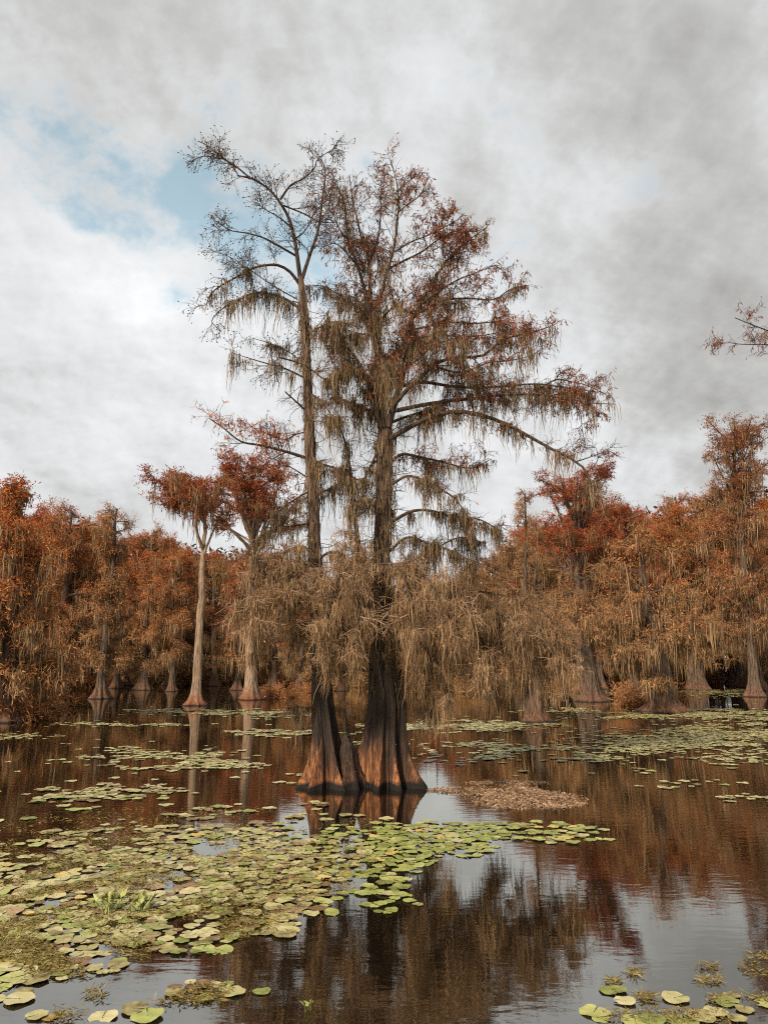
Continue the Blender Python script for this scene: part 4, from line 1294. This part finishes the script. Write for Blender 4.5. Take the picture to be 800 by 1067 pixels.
def cloud_noise(sc, det, off, dist=.3, rough=.55):
    mp = N(nt, 'ShaderNodeMapping')
    mp.inputs['Location'].default_value = off
    mp.inputs['Scale'].default_value = (sc, sc * 1.0, sc)
    L(comb.outputs[0], mp.inputs[0])
    n = N(nt, 'ShaderNodeTexNoise', i_Scale=1.0, i_Detail=det, i_Roughness=rough, i_Distortion=dist)
    L(mp.outputs[0], n.inputs['Vector'])
    return n.outputs[0]


def mth(op, a, b=None, c=None):
    n = N(nt, 'ShaderNodeMath', operation=op)
    for i, v in enumerate((a, b, c)):
        if v is None: continue
        if isinstance(v, (int, float)): n.inputs[i].default_value = v
        else: L(v, n.inputs[i])
    return n.outputs[0]


def blob(px, py, width, gain):
    """a soft patch of the cloud deck in one direction of the sky"""
    d = ray(px, py)
    d = d / np.linalg.norm(d)
    vm = N(nt, 'ShaderNodeVectorMath', operation='DOT_PRODUCT')
    nv = N(nt, 'ShaderNodeVectorMath', operation='NORMALIZE')
    L(tc.outputs['Generated'], nv.inputs[0])
    L(nv.outputs[0], vm.inputs[0])
    vm.inputs[1].default_value = tuple(d)
    s_ = 1.0 / (1 - math.cos(R(width)))
    e = mth('EXPONENT', mth('MULTIPLY', mth('SUBTRACT', vm.outputs['Value'], 1.0), s_))
    return mth('MULTIPLY', e, gain)


def total(lst):
    o = lst[0]
    for x in lst[1:]:
        o = mth('ADD', o, x)
    return o


nA = cloud_noise(3.4, 8, (3.1, 1.7, 0), .0, .5)
nB = cloud_noise(8.5, 7, (8.0, 2.0, 3.0), .0, .62)
nA2 = cloud_noise(3.4, 8, (3.1 - .10, 1.7 + .05, 0), .0, .5)
nB2 = cloud_noise(8.5, 7, (8.0 - .09, 2.0 + .05, 3.0), .0, .62)
nC = cloud_noise(1.7, 5, (1.0, 6.0, 1.0), .3)
# breaks in the cloud
gap = total([mth('MULTIPLY_ADD', nA, 2.3, -1.15), mth('MULTIPLY_ADD', nB, 1.9, -.95),
             blob(185, 205, 10.0, .46), blob(670, 500, 9, -.9), blob(420, 480, 12, -.6), blob(120, 480, 12, -.6), blob(140, 190, 5.0, .36), blob(260, 230, 4.5, .28), blob(130, 235, 2.5, .2), blob(525, 95, 5.0, -.22), blob(665, 128, 2.0, .12), blob(350, 165, 3.0, .12), blob(420, 95, 5, -.18), blob(110, 285, 4, -.4), blob(60, 60, 4, .2), blob(150, 150, 2.5, -.25), blob(200, 262, 2.5, -.25)])
gr = N(nt, 'ShaderNodeMapRange', i_1=.22, i_2=.62, i_3=0.0, i_4=.80)
gr.interpolation_type = 'SMOOTHSTEP'
L(gap, gr.inputs[0])
# light and dark of the deck
tone = total([mth('MULTIPLY', mth('SUBTRACT', nA, nA2), .8), mth('MULTIPLY', mth('SUBTRACT', nB, nB2), .45), mth('MULTIPLY_ADD', nC, .55, -.275), mth('MULTIPLY_ADD', nA, .75, -.375), mth('MULTIPLY_ADD', nB, .55, -.275),
              blob(120, 285, 7, .22), blob(40, 420, 10, .10), blob(600, 205, 4, .18), blob(590, 365, 5, .14), blob(650, 110, 12, -.20), blob(760, 300, 12, -.20), blob(740, 430, 8, -.16), blob(560, 60, 12, -.10), blob(250, 470, 10, .08)])
tr_ = ramp(nt, [(0.0, (.30, .295, .285)), (.35, (.46, .46, .45)), (.55, (.58, .59, .595)), (.8, (.70, .71, .72)), (1, (.82, .83, .84))])
L(mth('ADD', tone, .55), tr_.inputs[0])
bgs = N(nt, 'ShaderNodeBackground', i_Strength=.10)
hs = N(nt, 'ShaderNodeHueSaturation', i_Hue=.455, i_Saturation=.75, i_Value=1.3)
L(sky.outputs[0], hs.inputs['Color'])
L(hs.outputs[0], bgs.inputs[0])
bgc = N(nt, 'ShaderNodeBackground', i_Strength=0.755)
L(tr_.outputs[0], bgc.inputs[0])
mxs = N(nt, 'ShaderNodeMixShader')
L(gr.outputs[0], mxs.inputs[0])
L(bgc.outputs[0], mxs.inputs[1])
L(bgs.outputs[0], mxs.inputs[2])
out = N(nt, 'ShaderNodeOutputWorld')
L(mxs.outputs[0], out.inputs[0])

sun = bpy.data.lights.new("sun", 'SUN')
sun.energy = 4.5
sun.angle = R(6)
sun.color = (1.0, .86, .70)
so = bpy.data.objects.new("sun", sun)
COL.objects.link(so)
so.rotation_euler = (R(90 - SUN_EL), 0, R(180 - SUN_AZ))

vs = scene.view_settings
vs.view_transform = 'Standard'
vs.look = 'None'
vs.exposure = 0.75
vs.gamma = 1.0
vs.use_curve_mapping = False
scene.cycles.max_bounces = 6
scene.cycles.diffuse_bounces = 2
scene.cycles.glossy_bounces = 3
scene.cycles.transmission_bounces = 2
scene.cycles.use_denoising = False
scene.cycles.filter_width = 1.15
print('verts', sum(len(m.vertices) for m in bpy.data.meshes))
